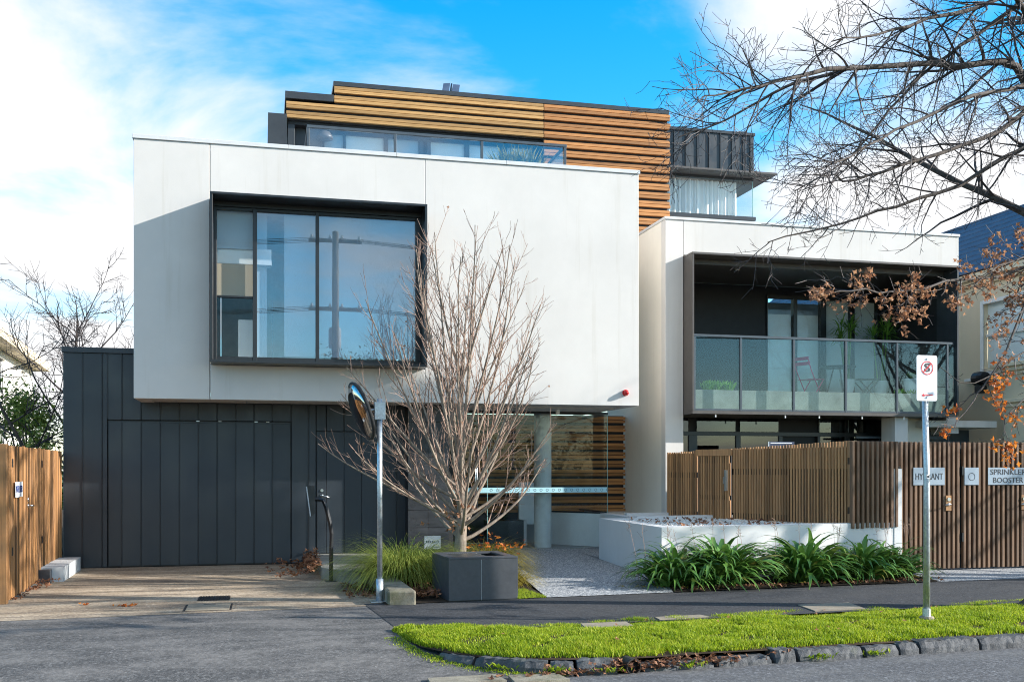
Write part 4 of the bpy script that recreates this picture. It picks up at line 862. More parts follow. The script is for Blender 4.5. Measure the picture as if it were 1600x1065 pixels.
# ------------------------------------------------------------------ on the balconies
CH = thing('folding_chair', 'pink metal folding chair on the balcony', 'chair', (11.0, 19.2, 3.0), radians(20), local=True)
for y in (-.19, .19):
    m = MB(); m.tube([(-.30, y, .86), (-.20, y, .62), (-.08, y, .42), (.18, y, .0)], .012, 6); m.build('frame_leg', 'pink_metal', CH, smooth=True); m = MB(); m.tube([(-.16, y * .9, .0), (.20, y * .9, .45)], .012, 6); m.build('leg', 'pink_metal', CH)
for k in range(5): part('seat_slat', 'pink_metal', CH, -.16 + k * .075, -.10 + k * .075, -.20, .20, .44, .452, .002)
for z, x in ((.76, -.265), (.86, -.305)): part('back_slat', 'pink_metal', CH, x, x + .014, -.20, .20, z - .035, z + .035, .002)
TB = thing('bistro_table', 'dark round balcony table on splayed legs', 'table', (11.6, 19.15, 3.0)); MB().lathe((11.6, 19.15, 3.70), [(.36, 0), (.37, .012), (.36, .03)], 24).build('table_top', 'black_frame', TB)
for k in range(3): a = k * 2.1 + .5; m = MB(); m.tube([(11.6 + .08 * cos(a), 19.15 + .08 * sin(a), 3.7), (11.6 + .26 * cos(a), 19.15 + .26 * sin(a), 3.0)], .014, 6); m.build('leg', 'black_frame', TB)
FS = thing('folding_stool', 'dark folding stool with crossed legs on the balcony', 'stool', (12.3, 19.2, 3.0), radians(-12), local=True)
for k in range(6): part('seat_slat', 'black_frame', FS, -.24 + k * .08, -.18 + k * .08, -.17, .17, .47, .485, .002)
for y in (-.16, .16):
    for s_ in (-1, 1): m = MB(); m.tube([(-.22 * s_, y, 0), (.22 * s_, y, .47)], .012, 6); m.build('leg', 'black_frame', FS)
def potted(name, label, x, y, z, h_pot, r_pot, kind, seed, plants_h):
    g = thing(name, label, 'potted plant', (x, y, z), group='potted plants on the balcony'); rr = random.Random(seed)
    MB().lathe((x, y, z), [(r_pot * .45, 0), (r_pot, h_pot), (r_pot * .9, h_pot), (r_pot * .88, h_pot - .03)], 20).build('pot', 'pot_white', g)
    m = MB()
    if kind == 'palm':
        for k in range(5):
            a0 = rr.uniform(0, 6.28); t0 = Vector((x + .05 * cos(a0), y + .05 * sin(a0), z + h_pot - .04)); hh = plants_h * rr.uniform(.55, 1); m.tube([t0, t0 + Vector((.1 * cos(a0), .1 * sin(a0), hh))], .014, 5)
            top = t0 + Vector((.1 * cos(a0), .1 * sin(a0), hh))
            for q in range(34):
                a = rr.uniform(0, 6.28); e = rr.uniform(-.25, 1.25); L = rr.uniform(.25, .46); d = Vector((cos(a) * cos(e), sin(a) * cos(e), sin(e))); sd = d.cross(Vector((0, 0, 1))).normalized() * .014
                p1 = top + d * L * .6; p2 = top + d * L + Vector((0, 0, -.07)); m.add([top, p1 - sd, p2, p1 + sd], [(0, 1, 2, 3)])
    else:
        for k in range(60): a = rr.uniform(0, 6.28); d = Vector((cos(a), sin(a), rr.uniform(.5, 2))).normalized() * rr.uniform(.1, plants_h); b = Vector((x, y, z + h_pot)); sd = d.cross(Vector((0, 0, 1))).normalized() * .01; m.add([b, b + d * .6 - sd, b + d, b + d * .6 + sd], [(0, 1, 2, 3)])
    m.build('foliage', 'palm_leaf', g, kind='stuff')
potted('potted_palm', 'tall spiky potted palm in a white cone pot beside the round table', 11.95, 19.35, 3.0, .48, .17, 'palm', 1, 1.25)
potted('potted_palm', 'spiky potted palm at the right end of the balcony', 12.7, 19.3, 3.0, .46, .17, 'palm', 2, 1.15)
potted('potted_shrub', 'white cone pot with a small shrub behind the parking sign', 13.0 - .25, 18.3, 3.0, .42, .17, 'shrub', 3, .2)
def hedge_row(name, label, x0, x1, y, z, h, n, seed, mat='palm_leaf', cat='plants'):
    rr = random.Random(seed); m = MB()
    for k in range(n):
        b = Vector((rr.uniform(x0, x1), y + rr.uniform(-.06, .06), z)); a = rr.uniform(0, 6.28); d = Vector((cos(a) * .5, sin(a) * .4, rr.uniform(.5, 1.2))).normalized() * h * rr.uniform(.4, 1); sd = d.cross(Vector((.3, .2, 1))).normalized() * .016; m.add([b, b + d * .6 - sd, b + d, b + d * .6 + sd], [(0, 1, 2, 3)])
    m.build(name, mat, label=label, cat=cat, kind='stuff')
hedge_row('balcony_plants', 'low green plants behind the leftmost balcony glass', 7.9, 8.5, 17.65, 3.05, .24, 260, 4)
hedge_row('balcony_plants', 'low green plants behind the rightmost balcony glass', 11.9, 12.8, 17.65, 3.05, .14, 160, 6)
hedge_row('terrace_plants', 'yellow flowering plants behind the penthouse terrace glass', 3.98, 4.62, 17.5, 6.75, .60, 300, 5, 'tussock_yellow')
MB().lathe((.46, 17.3, 6.72), [(.045, 0), (.02, .22)], 10).build('terracotta_cone', 'terracotta', label='small terracotta cone standing by the left end of the terrace balustrade', cat='ornament')

# ------------------------------------------------------------------ plants
def blade_mesh(L, W, droop, rise, seed):
    """an arching strap leaf with a folded midrib, lying along +x"""
    rr = random.Random(seed); m = MB(); n = 7; x = z = 0.0; a = rise
    for i in range(n + 1):
        t_ = i / n; w = W * (.55 + .45 * sin(pi * min(1, t_ * 1.5))) * (1 if t_ < .6 else max(.04, 1 - ((t_ - .6) / .4) ** 1.6)); k = .25 * w
        nx, nz = -sin(a), cos(a)
        m.v += [(x + nx * k, -w, z + nz * k), (x, 0, z), (x + nx * k, w, z + nz * k)]
        x += cos(a) * L / n; z += sin(a) * L / n; a -= droop / n * (.5 + t_)
    for i in range(n):
        q = i * 3; m.f += [(q, q + 3, q + 4, q + 1), (q + 1, q + 4, q + 5, q + 2)]
    me = bpy.data.meshes.new('leaf'); me.from_pydata(m.v, [], m.f); me.materials.append(M['strap_leaf']); me.polygons.foreach_set('use_smooth', [True] * len(me.polygons)); return me
BLADES = [blade_mesh(.85, .040, d, r_, i) for i, (d, r_) in enumerate(((2.3, 1.52), (2.6, 1.48), (2.7, 1.42), (2.4, 1.25), (2.5, 1.30), (2.3, 1.10), (2.6, 1.05), (2.2, .90), (2.5, .85), (2.0, .65)))]
def strap_clump(label, x, y, r_, n, size, seed):
    g = thing('strappy_plant', label, 'plant', (x, y, .02), group='strappy green plants along the retaining wall'); rr = random.Random(seed)
    for i in range(n):
        f = sqrt(rr.random()); a = rr.uniform(0, 2 * pi); bx, by = x + r_ * .55 * f * cos(a) * 1.15, y + r_ * .45 * f * sin(a)
        if by > 13.50: by = 13.50 - rr.uniform(0, .1)
        o = bpy.data.objects.new('leaf', BLADES[min(9, max(0, int(f * 9 + rr.gauss(0, 1.6))))]); col.objects.link(o); adopt(o, g, (bx, by, .02 + .10 * (1 - f) * rr.random()))
        out = a + rr.gauss(0, .5); s_ = size * rr.uniform(.75, 1.12) * (1.12 - .30 * f)
        o.rotation_euler = (rr.gauss(0, .2), rr.gauss(0, .10), out); o.scale = (s_, s_ * rr.uniform(.85, 1.3), s_)
    # withered leaves at the foot
    m = MB()
    for i in range(46):
        a = rr.uniform(0, 6.28); q = Vector((x + r_ * 1.5 * cos(a) * rr.uniform(.5, 1.1), y - abs(r_ * .75 * sin(a)), .03)); d = Vector((cos(a), sin(a), rr.uniform(-.05, .25))) * rr.uniform(.06, .16); sd = d.cross(Vector((0, 0, 1))).normalized() * .012; m.add([q, q + d * .5 - sd + Vector((0, 0, .02)), q + d, q + d * .5 + sd + Vector((0, 0, .02))], [(0, 1, 2, 3)])
    m.build('withered_leaves', 'tussock_yellow' if seed % 2 else 'dead_leaf', g, kind='stuff')
    m = MB()
    for i in range(5): # thin dry flower stalks
        q = Vector((x + rr.uniform(-r_, r_), y + .1, .1)); tp = q + Vector((rr.uniform(-.15, .15), 0, rr.uniform(.62, .80))); m.tube([q, (q + tp) / 2 + Vector((.02, 0, 0)), tp], .003, 3)
        for k in range(7): dv = Vector((rr.uniform(-.07, .07), rr.uniform(-.05, .05), rr.uniform(-.02, .09))); m.tube([tp - Vector((0, 0, .02 * k)), tp + dv - Vector((0, 0, .02 * k))], .002, 3); 
    m.build('flower_stalk', 'twig_bark', g, kind='stuff')
strap_clump('strappy plant in front of the corner of the white retaining wall, leftmost of the row', 5.40, 13.0, .50, 210, .98, 11)
strap_clump('tallest and widest strappy plant, second from the left, against the white wall', 6.05, 12.95, .56, 290, 1.06, 12)
strap_clump('strappy plant in the middle of the row under the timber battens', 7.42, 13.08, .56, 270, 1.0, 13)
strap_clump('strappy plant left of the parking sign pole, below the white end pier', 8.36, 13.12, .50, 230, .94, 14)
strap_clump('small strappy plant with yellowed leaves at the right end beside the batten gates', 9.0, 13.32, .40, 150, .84, 15)
def tussock(name, label, x, y, n, L, rad, mat, seed, z=.015, lean=(0, 0)):
    rr = random.Random(seed); m = MB()
    for i in range(n):
        f = sqrt(rr.random()); a = rr.uniform(0, 6.28); b = Vector((x + rad * f * cos(a), y + rad * f * sin(a), z)); th = a + rr.gauss(0, .5); el = rr.uniform(1.0, 1.55) - .3 * f; ln = L * rr.uniform(.6, 1.1); w = rr.uniform(.003, .0055); p = b.copy(); seg = 5; pts = [p.copy()]; e = el
        for k in range(seg): p = p + Vector((cos(th) * cos(e) + lean[0] * .1, sin(th) * cos(e) + lean[1] * .1, sin(e))) * ln / seg; e -= rr.uniform(.28, .55); pts.append(p.copy())
        sd = Vector((-sin(th), cos(th), 0)); base = len(m.v)
        for k, q in enumerate(pts): ww = w * (1 - (k / seg) ** 2 * .9); q.z = max(q.z, .02); m.v += [tuple(q - sd * ww), tuple(q + sd * ww)]
        for k in range(seg): m.f.append((base + 2 * k, base + 2 * k + 1, base + 2 * k + 3, base + 2 * k + 2))
    return m.build(name, mat, label=label, cat='grass clump', origin=(x, y, z))
tussock('tussock_grass', 'big arching green grass clump behind the mirror pole', 1.80, 13.75, 2600, 1.22, .26, 'tussock_green', 21)
tussock('tussock_grass', 'smaller green grass clump between the kerb block and the planter box', 2.15, 14.35, 900, .95, .2, 'tussock_green', 22)
tussock('tussock_grass', 'yellow grass clump right of the bare tree trunk by the path', 3.32, 15.4, 1200, .95, .28, 'tussock_yellow', 23)
tussock('tussock_grass', 'low yellow green grass behind the planter box by the path edge', 3.18, 13.5, 700, .5, .22, 'tussock_yellow', 24)
tussock('tussock_grass', 'short dark green grass beside the tree trunk, under the plaque', 2.75, 15.0, 600, .6, .3, 'tussock_green', 25)

# lawn blades on the nature strip
def lawn(name, s0, s1, dens, seed, hmul=1.0, w0=None):
    rr = random.Random(seed); v = []; f = []; n = int((s1 - s0) * 2.0 * dens)
    for i in range(n):
        s_ = rr.uniform(s0, s1); kw = kerb_w(s_)
        if kw is None: continue
        w_ = rr.uniform(kw + .14, -1.74)
        nz = mnoise.noise(Vector((s_ * 1.6, w_ * 2.1, 1.3))) ; ed = min(w_ - kw - .14, -1.74 - w_)
        if ed < .08 and rr.random() > .55 + ed * 6 + nz * .6: continue
        n2_ = mnoise.noise(Vector((s_ * 3.7, w_ * 4.3, 7.7)))
        if nz < -.26 and rr.random() < .85 or n2_ < -.38 and rr.random() < .8 or n2_ + (.10 - (w_ - kw - .14)) * 4 > .55 and rr.random() < .8: continue
        if (s_ - 6.45) ** 2 + (w_ + 3.0) ** 2 < .012 or (5.55 < s_ < 6.05 and -3.05 < w_ < -2.75 and rr.random() < .8): continue
        if 2.86 < s_ < 3.4 and -2.54 < w_ < -2.24 or 5.86 < s_ < 6.64 and w_ > -1.92 and w_ < -1.4: continue
        if (s_ - 8.6) ** 2 + (w_ + 2.35) ** 2 < .25 and rr.random() < .85: continue
        h = rr.uniform(.016, .052) * hmul * (1 + .5 * nz + .7 * n2_); a = rr.uniform(0, 6.28); ln = rr.uniform(.1, .9) * h; wd = rr.uniform(.003, .0055)
        x, y, z = ST(s_, w_, strip_z(s_, w_) - .004); dx, dy = cos(a), sin(a); b = len(v)
        v += [(x - dy * wd, y + dx * wd, z), (x + dy * wd, y - dx * wd, z), (x + dx * ln * .4 + dy * wd * .8, y + dy * ln * .4 - dx * wd * .8, z + h * .65), (x + dx * ln * .4 - dy * wd * .8, y + dy * ln * .4 + dx * wd * .8, z + h * .65), (x + dx * ln, y + dy * ln, z + h)]
        f += [(b, b + 1, b + 2, b + 3), (b + 3, b + 2, b + 4)]
    m = MB(); m.v = v; m.f = f; m.build(name, 'grass_blade', kind='stuff', label='bright green mown grass on the street verge', cat='grass')
lawn('grass', 1.1, 9.3, 11500, 31); lawn('grass', 9.3, 18, 1500, 32, 1.2)
m = MB(); rr = random.Random(33) # moss and weeds at the kerb foot, weeds in the joints, moss by the path edge
for i in range(1500):
    l = rr.uniform(.1, 2.2); p, d = kpt(l); nn = Vector((-d.y, d.x)); q = p - nn * abs(rr.gauss(0, .07)); x, y, _ = ST(q.x, q.y); z = max(xz(x, y), -.13) + .002; h = rr.uniform(.006, .02); a = rr.uniform(0, 6.28); m.add([(x, y, z), (x + .012 * cos(a), y + .012 * sin(a), z + h * .6), (x + .012 * cos(a + 1), y + .012 * sin(a + 1), z + h)], [(0, 1, 2)])
for c in (.62, .95, 1.62, 2.1, 2.55, 3.3, 4.6, 5.2):
    for i in range(45):
        p, d = kpt(c + rr.gauss(0, .06)); q = p - Vector((-d.y, d.x)) * rr.uniform(-.02, .06); x, y, _ = ST(q.x, q.y); z = -.12 + rr.random() * .03; a = rr.uniform(0, 6.28); L = rr.uniform(.02, .06); m.add([(x, y, z), (x + L * .5 * cos(a - .4), y + L * .5 * sin(a - .4), z + L * .6), (x + L * cos(a), y + L * sin(a), z + L * .9), (x + L * .5 * cos(a + .4), y + L * .5 * sin(a + .4), z + L * .6)], [(0, 1, 2, 3)])
for i in range(1300):
    s_ = rr.uniform(3.02, 3.40); w_ = rr.uniform(.12, .12 + (s_ - 3.0) * 1.0 + .5); x, y, _ = ST(s_, w_); z = .016; h = rr.uniform(.01, .04); a = rr.uniform(0, 6.28); m.add([(x, y, z), (x + .006, y, z), (x + h * .5 * cos(a), y + h * .5 * sin(a), z + h)], [(0, 1, 2)])
m.build('moss_and_weeds', 'grass_blade', kind='stuff', label='moss and small weeds at the kerb foot and beside the path', cat='weeds')

# fallen leaves
def leaf_shape(m, p, nrm, size, rr, lobes=True):
    n = Vector(nrm).normalized(); a = n.orthogonal().normalized(); b = n.cross(a); th = rr.uniform(0, 6.28); a, b = a * cos(th) + b * sin(th), b * cos(th) - a * sin(th); p = Vector(p); cu = rr.uniform(-.35, .5) * size
    if lobes: # five-pointed
        pts = [(0, -.5, 0), (.22, -.15, .4), (.55, -.05, 1), (.25, .15, .3), (.0, .62, .8), (-.25, .15, .3), (-.55, -.05, 1), (-.22, -.15, .4)]
        vs = [p] + [p + a * (x * size) + b * (y * size) + n * (c * cu) for x, y, c in pts]; m.add(vs, [(0, i, i % 8 + 1) for i in range(1, 9)])
    else: m.add([p - a * size * .5, p - b * size * .25 + n * cu * .5, p + a * size * .5 + n * cu, p + b * size * .25 + n * cu * .5], [(0, 1, 2, 3)])
def litter(name, label, pts, mat, size, seed, lobes=True, tilt=.5):
    rr = random.Random(seed); m = MB()
    for x, y, z in pts: leaf_shape(m, (x, y, z + size * .15 + rr.random() * size * .2), (rr.gauss(0, tilt), rr.gauss(0, tilt), 1), size * rr.uniform(.6, 1.2), rr, lobes)
    m.build(name, mat, kind='stuff', label=label, cat='fallen leaves')
lr = random.Random(41)
pile = [(.62 + abs(lr.gauss(0, .10)) * (1 if k % 4 else -2.4), 16.2 + lr.uniform(-1.1, 1.35), .01 + abs(lr.gauss(0, .05))) for k in range(420)]; pile = [(min(x, .80), y, z + max(0, x - .55) * .6) for x, y, z in pile]
litter('fallen_leaves', 'heap of dry brown leaves blown against the concrete landing', pile, 'dead_leaf', .075, 42)
litter('fallen_leaves', 'brown leaves lying under the green grass clump and kerb block', [(lr.uniform(1.0, 1.42), lr.uniform(12.7, 14.3), .01) for k in range(140)] + [(lr.uniform(1.75, 2.1), lr.uniform(12.3, 13.6), .03 + lr.random() * .06) for k in range(330)], 'dead_leaf', .065, 43)
litter('fallen_leaves', 'dry leaves gathered along the middle of the bluestone kerb', [(*P2(lr.gauss(3.1, .5), -3.9 + abs(lr.gauss(0, .07)) + .05), -.115 + lr.random() * .08) for k in range(260)] + [(*P2(lr.gauss(2.0, .25), -3.72 - abs(lr.gauss(0, .05))), -.12) for k in range(70)], 'dead_leaf', .055, 44)
litter('fallen_leaves', 'scattered leaves on the pebbles of the raised bed', [(lr.uniform(5.9, 8.0), lr.uniform(14.0, 16.2), .75) for k in range(110)], 'dead_leaf', .08, 45)
litter('fallen_leaves', 'few brown leaves scattered over the grass strip', [(*P2(s_, w_), strip_z(s_, w_) + .035) for s_, w_ in [(lr.uniform(1.8, 8.8), lr.uniform(-3.4, -1.9)) for k in range(42)]], 'autumn_leaf', .05, 46)
litter('fallen_leaves', 'orange leaves among the yellow grass beside the trunk', [(lr.gauss(3.2, .25), lr.gauss(15.2, .25), lr.uniform(.15, .6)) for k in range(60)] + [(lr.gauss(2.95, .18), lr.gauss(12.95, .14), .55 + lr.random() * .05) for k in range(22)], 'orange_leaf', .075, 47)
litter('fallen_leaves', 'loose leaves at the foot of the pale plinth by the left fence', [(lr.uniform(-3.1, -2.8), lr.uniform(14.6, 15.45), .02 + lr.random() * .05) for k in range(50)] + [(lr.uniform(-3.05, -2.9), lr.uniform(13.4, 15), .01) for k in range(40)], 'dead_leaf', .06, 48)
litter('fallen_leaves', 'bright orange leaf scraps on the driveway concrete', [(lr.gauss(-1.55, .10), lr.gauss(12.62, .03), .005) for k in range(16)] + [(lr.gauss(-2.05, .05), 12.85, .005) for k in range(5)], 'orange_leaf', .05, 49)
litter('fallen_leaves', 'leaves gathered along the foot of the strappy plants', [(*P2(lr.uniform(5.3, 9.4), .16 + abs(lr.gauss(0, .12))), .03) for k in range(170)], 'dead_leaf', .06, 50)

# ------------------------------------------------------------------ trees
def rvec(rr, k): return Vector((rr.gauss(0, k), rr.gauss(0, k), rr.gauss(0, k)))
def shoot(m, rr, p, d, L, r0, r1, n=6, wig=.12, trop=Vector((0, 0, 0)), sides=4):
    pts = [p.copy()]; dirs = [d.normalized()]; rad = [r0]; d = d.normalized()
    for i in range(n): d = (d + rvec(rr, wig) + trop / n).normalized(); p = p + d * (L / n); pts.append(p.copy()); dirs.append(d.copy()); rad.append(r0 + (r1 - r0) * (i + 1) / n)
    m.tube(pts, rad, sides, caps=False); return pts, dirs, rad
def at(pts, t_):
    i = min(len(pts) - 2, int(t_ * (len(pts) - 1))); f = t_ * (len(pts) - 1) - i; return pts[i].lerp(pts[i + 1], f), i

# the young bare tree in the garden bed: many whips rising from a short trunk
T = thing('bare_tree', 'bare many-branched young tree with pale whips behind the planter box', 'tree', (2.62, 13.95, 0)); rr = random.Random(52)
m = MB(); tb = Vector((2.62, 13.95, 0)); tr = [tb, tb + Vector((.005, 0, .4)), tb + Vector((.02, .01, .8)), tb + Vector((.03, 0, 1.15)), tb + Vector((.02, 0, 1.7)), tb + Vector((-.0, 0, 2.4)), tb + Vector((.05, 0, 3.2))]
m.tube(tr, [.105, .088, .08, .062, .05, .038, .022], 12, caps=False); m.build('trunk', 'pale_bark', T, smooth=True)
tw = MB(); tips = []
def maple_limb(p, d, L, r0, up):
    m = MB(); pts, dirs, rad = shoot(m, rr, p, d, L, r0, .0055, 10, .030, Vector((0, 0, up)), 7); m.build('limb', 'pale_bark', T, smooth=True); tips.append(pts[-1])
    n2 = int(L * 4.6)
    for i in range(n2):
        t_ = .22 + .76 * (i + rr.random()) / n2; q, k = at(pts, t_); dd = dirs[k]; side = dd.cross(rvec(rr, 1)).normalized(); d2 = (dd * .85 + side * rr.uniform(.30, .68) + Vector((0, 0, .12))).normalized(); L2 = L * (1 - t_ * .72) * rr.uniform(.28, .52)
        p2, e2, _ = shoot(tw, rr, q, d2, L2, max(.0042, rad[k] * .5), .0026, 7, .035, Vector((0, 0, .5)), 4); tips.append(p2[-1])
        for j in range(int(1 + L2 * 4)):
            t3 = rr.uniform(.15, .95); q3, k3 = at(p2, t3); d3 = (e2[k3] * .8 + e2[k3].cross(rvec(rr, 1)).normalized() * .7).normalized(); L3 = rr.uniform(.10, .42) * (1.1 - t3 * .5)
            p3, e3, _ = shoot(tw, rr, q3, d3, L3, .0036, .0022, 4, .07, Vector((0, 0, .5)), 3); tips.append(p3[-1])
            if rr.random() < .35: q4, k4 = at(p3, rr.uniform(.3, .8)); shoot(tw, rr, q4, e3[k4] + e3[k4].cross(rvec(rr, 1)).normalized() * .6, rr.uniform(.05, .15), .0026, .0018, 2, .05, Vector((0, 0, .3)), 3)
N = 27
for i in range(N):
    a = 2 * pi * i * .382 + rr.uniform(-.2, .2); low = i / N; el = radians(24 + 53 * low + rr.uniform(-6, 6)); z0 = .60 + 1.05 * low
    q = tb + Vector((.02, 0, z0)); d = Vector((cos(a) * cos(el), sin(a) * cos(el), sin(el))); L = (1.75 + 1.75 * low) * rr.uniform(.88, 1.1)
    maple_limb(q, d, L, .029 - .007 * low, .72 + .0 * low)
for a, z0, L in ((.3, 1.9, 2.5), (2.6, 2.2, 2.3), (4.4, 2.0, 2.5), (1.3, 2.6, 1.9), (3.5, 2.9, 1.8), (5.6, 2.8, 1.9)):
    maple_limb(tb + Vector((.02, 0, z0)), Vector((cos(a) * .4, sin(a) * .4, 1)), L, .020, .3)
for a, z0, L, el in ((pi - .05, .95, 2.2, 16), (pi + .35, .85, 1.9, 20), (pi - .4, 1.15, 2.3, 28), (0.1, .9, 1.5, 25), (pi + .1, 1.3, 2.3, 36)):
    maple_limb(tb + Vector((.02, 0, z0)), Vector((cos(a) * cos(radians(el)), sin(a) * cos(radians(el)), sin(radians(el)))), L, .024, .42)
tw.build('twigs', 'twig_bark', T, kind='stuff')
lm = MB()
for k in range(34): leaf_shape(lm, tb + Vector((rr.gauss(-.10, .16), rr.gauss(-.08, .12), rr.uniform(.75, 1.15))), rvec(rr, 1), rr.uniform(.05, .09), rr)
for t_ in rr.sample(tips, 34): leaf_shape(lm, t_ - Vector((0, 0, .02)), rvec(rr, 1), rr.uniform(.03, .05), rr)
lm.build('leaves', 'autumn_leaf', T, kind='stuff')

# the street tree at the right, its limbs reaching across the sky
S = thing('street_tree', 'large bare street tree at the right edge, last brown leaves on its low branches', 'tree', (8.78, 10.0, 0)); rr = random.Random(61)
m = MB(); b0 = Vector((8.78, 10.0, 0)); trk = [b0 + Vector(v) for v in ((0, 0, -.05), (0, 0, .12), (.03, 0, .5), (.06, 0, 1.4), (.05, .02, 2.6), (.08, 0, 4.0), (.1, 0, 5.4), (.12, 0, 7.2), (.2, .1, 9.2))]
m.tube(trk, [.34, .22, .175, .16, .15, .135, .115, .09, .04], 14, caps=False)
for a in (2.9, 4.0, 5.2, .4): m.tube([b0 + Vector((.1 * cos(a), .1 * sin(a), .16)), b0 + Vector((.3 * cos(a), .3 * sin(a), .02)), b0 + Vector((.5 * cos(a), .5 * sin(a), -.06))], [.09, .07, .03], 8, caps=False)
m.build('trunk', 'dark_bark', S, smooth=True)
stw = MB(); sleaf = MB(); oleaf = MB()
def twig_tree(pts, dirs, rad, L, dens, sub, leafy=0, droop=0., maxr=.02, bias=None, tl=1.0):
    for i in range(int(L * dens)):
        t_ = .10 + .9 * rr.random(); q, k = at(pts, t_); dd = dirs[k]; side = dd.cross(rvec(rr, 1)).normalized(); side.y *= .75
        d2 = (dd * .72 + side * rr.uniform(.5, 1.0) + (bias or Vector((0, 0, 0)))).normalized(); L2 = rr.uniform(.45, 1.35) * (1.15 - .55 * t_) * min(1, L / 2.2 + .25) * tl
        p2, e2, r2 = shoot(stw, rr, q, d2, L2, min(maxr, rad[k] * .45 + .002), .0028, 8, .11, Vector((0, 0, -droop)), 4)
        for j in range(int(sub + L2 * sub)):
            t3 = rr.uniform(.12, 1); q3, k3 = at(p2, t3); d3 = (e2[k3] * .7 + e2[k3].cross(rvec(rr, 1)).normalized() * rr.uniform(.5, .95)).normalized(); L3 = rr.uniform(.16, .55) * (1.1 - .5 * t3) * (.4 + .6 * tl)
            p3, e3, r3 = shoot(stw, rr, q3, d3, L3, .0034, .0022, 5, .13, Vector((0, 0, -droop * .5)), 3)
            for u in range(rr.choice((1, 2, 2, 3))): q4, k4 = at(p3, rr.uniform(.2, 1)); shoot(stw, rr, q4, e3[k4] * .7 + e3[k4].cross(rvec(rr, 1)).normalized() * .8, rr.uniform(.05, .2), .003, .0022, 3, .12, Vector((0, 0, 0)), 3)
            if leafy and rr.random() < leafy:
                for u in range(rr.randint(8, 18)): q4, _ = at(p3, rr.uniform(.1, 1)); leaf_shape(sleaf if q4.z > 2.75 else oleaf, q4 + rvec(rr, .035) - Vector((0, 0, .04)), rvec(rr, 1), rr.uniform(.036, .062), rr)
def limb(pts, r0, r1, dens=7, sub=3.2, leafy=0, droop=.15, root=True, bias=None, tl=1.0):
    P = [Vector(p) for p in pts]; Q = []
    for i in range(len(P) - 1):
        for k in range(3): t_ = k / 3; a, b, c, d = P[max(i - 1, 0)], P[i], P[i + 1], P[min(i + 2, len(P) - 1)]; Q.append(.5 * ((2 * b) + (c - a) * t_ + (2 * a - 5 * b + 4 * c - d) * t_ ** 2 + (3 * b - a - 3 * c + d) * t_ ** 3) + rvec(rr, .012))
    Q.append(P[-1]); L = sum((b - a).length for a, b in zip(Q, Q[1:])); n = len(Q); rad = [r0 + (r1 - r0) * (i / (n - 1)) ** .8 for i in range(n)]; D = [(Q[min(i + 1, n - 1)] - Q[max(i - 1, 0)]).normalized() for i in range(n)]
    m = MB(); m.tube(Q, rad, 8, caps=False); m.build('limb', 'dark_bark', S, smooth=True); twig_tree(Q, D, rad, L, dens, sub, leafy, droop, bias=bias, tl=tl)
LIMBS = {'a': [(8.86, 10, 5.3), (8.2, 9.85, 6.1), (7.39, 9.74, 6.0), (5.9, 9.48, 5.75), (5.12, 9.26, 5.5), (4.47, 9.0, 5.23), (3.96, 8.82, 5.06)],
 'b': [(5.95, 9.49, 5.76), (5.38, 9.61, 5.6), (4.95, 9.61, 5.39), (4.52, 9.61, 5.12), (4.04, 9.62, 4.93)],
 'c': [(8.84, 10, 5.0), (8.5, 9.8, 5.7), (7.8, 9.64, 5.29), (6.93, 9.44, 4.93), (6.16, 9.31, 4.64), (5.67, 9.23, 4.51), (5.26, 9.12, 4.5)],
 'd': [(8.83, 10.0, 4.3), (8.6, 9.95, 5.15), (8.29, 9.93, 5.2), (7.59, 10.0, 4.78), (6.77, 9.99, 4.51), (6.1, 10.05, 4.27), (5.25, 10.05, 4.03)],
 'e': [(8.88, 10, 6.6), (8.5, 9.75, 7.2), (7.8, 9.64, 6.72), (6.8, 9.47, 6.34), (6.04, 9.24, 6.0), (5.38, 8.99, 5.77)],
 'f': [(8.86, 9.95, 5.7), (8.5, 9.6, 6.1), (7.93, 9.4, 5.74), (6.99, 9.01, 5.38), (6.11, 8.71, 4.95), (5.35, 8.38, 4.55), (4.79, 8.1, 4.25)],
 'j': [(8.88, 9.95, 6.8), (8.6, 9.75, 7.05), (8.14, 9.66, 6.77), (7.53, 9.71, 6.3), (7.05, 9.72, 5.98), (6.52, 9.74, 5.46), (6.07, 9.75, 4.95), (5.42, 9.8, 4.52)]}
for k, r_ in (('a', .055), ('b', .022), ('c', .04), ('d', .045), ('e', .045), ('f', .038), ('j', .036)): limb(LIMBS[k], r_, .006, 7.8 if k != 'd' else 5.5, 3.4, tl=1 if k != 'd' else .8)
limb([(8.84, 9.95, 3.3), (8.4, 9.7, 3.85), (7.59, 9.38, 3.64), (6.67, 8.99, 3.48), (5.87, 8.67, 3.3), (5.23, 8.41, 3.23), (4.87, 8.29, 3.16)], .024, .004, 6, 2.2, .72, .15, tl=.36)
limb([(8.84, 9.95, 3.9), (8.4, 9.7, 4.0), (7.93, 9.4, 3.33), (7.32, 9.14, 2.57), (6.99, 9.01, 2.3), (6.67, 8.88, 1.98)], .022, .004, 5, 2.0, .62, .3, tl=.36)
limb([(8.83, 10, 2.7), (8.5, 9.8, 3.0), (7.93, 9.61, 2.77), (7.32, 9.45, 2.5), (6.84, 9.36, 2.68)], .015, .003, 3, 1.2, tl=.4)
limb([(8.83, 9.9, 2.5), (8.4, 9.6, 2.6), (8.06, 9.37, 2.42), (7.55, 9.19, 2.18), (7.44, 9.11, 1.95)], .015, .003, 6, 2.2, .85, .4, tl=.3)
limb([(8.84, 9.9, 3.7), (8.3, 9.6, 3.95), (7.5, 9.25, 3.72), (6.95, 9.0, 3.42)], .018, .004, 7, 2.2, .8, .15, tl=.36)
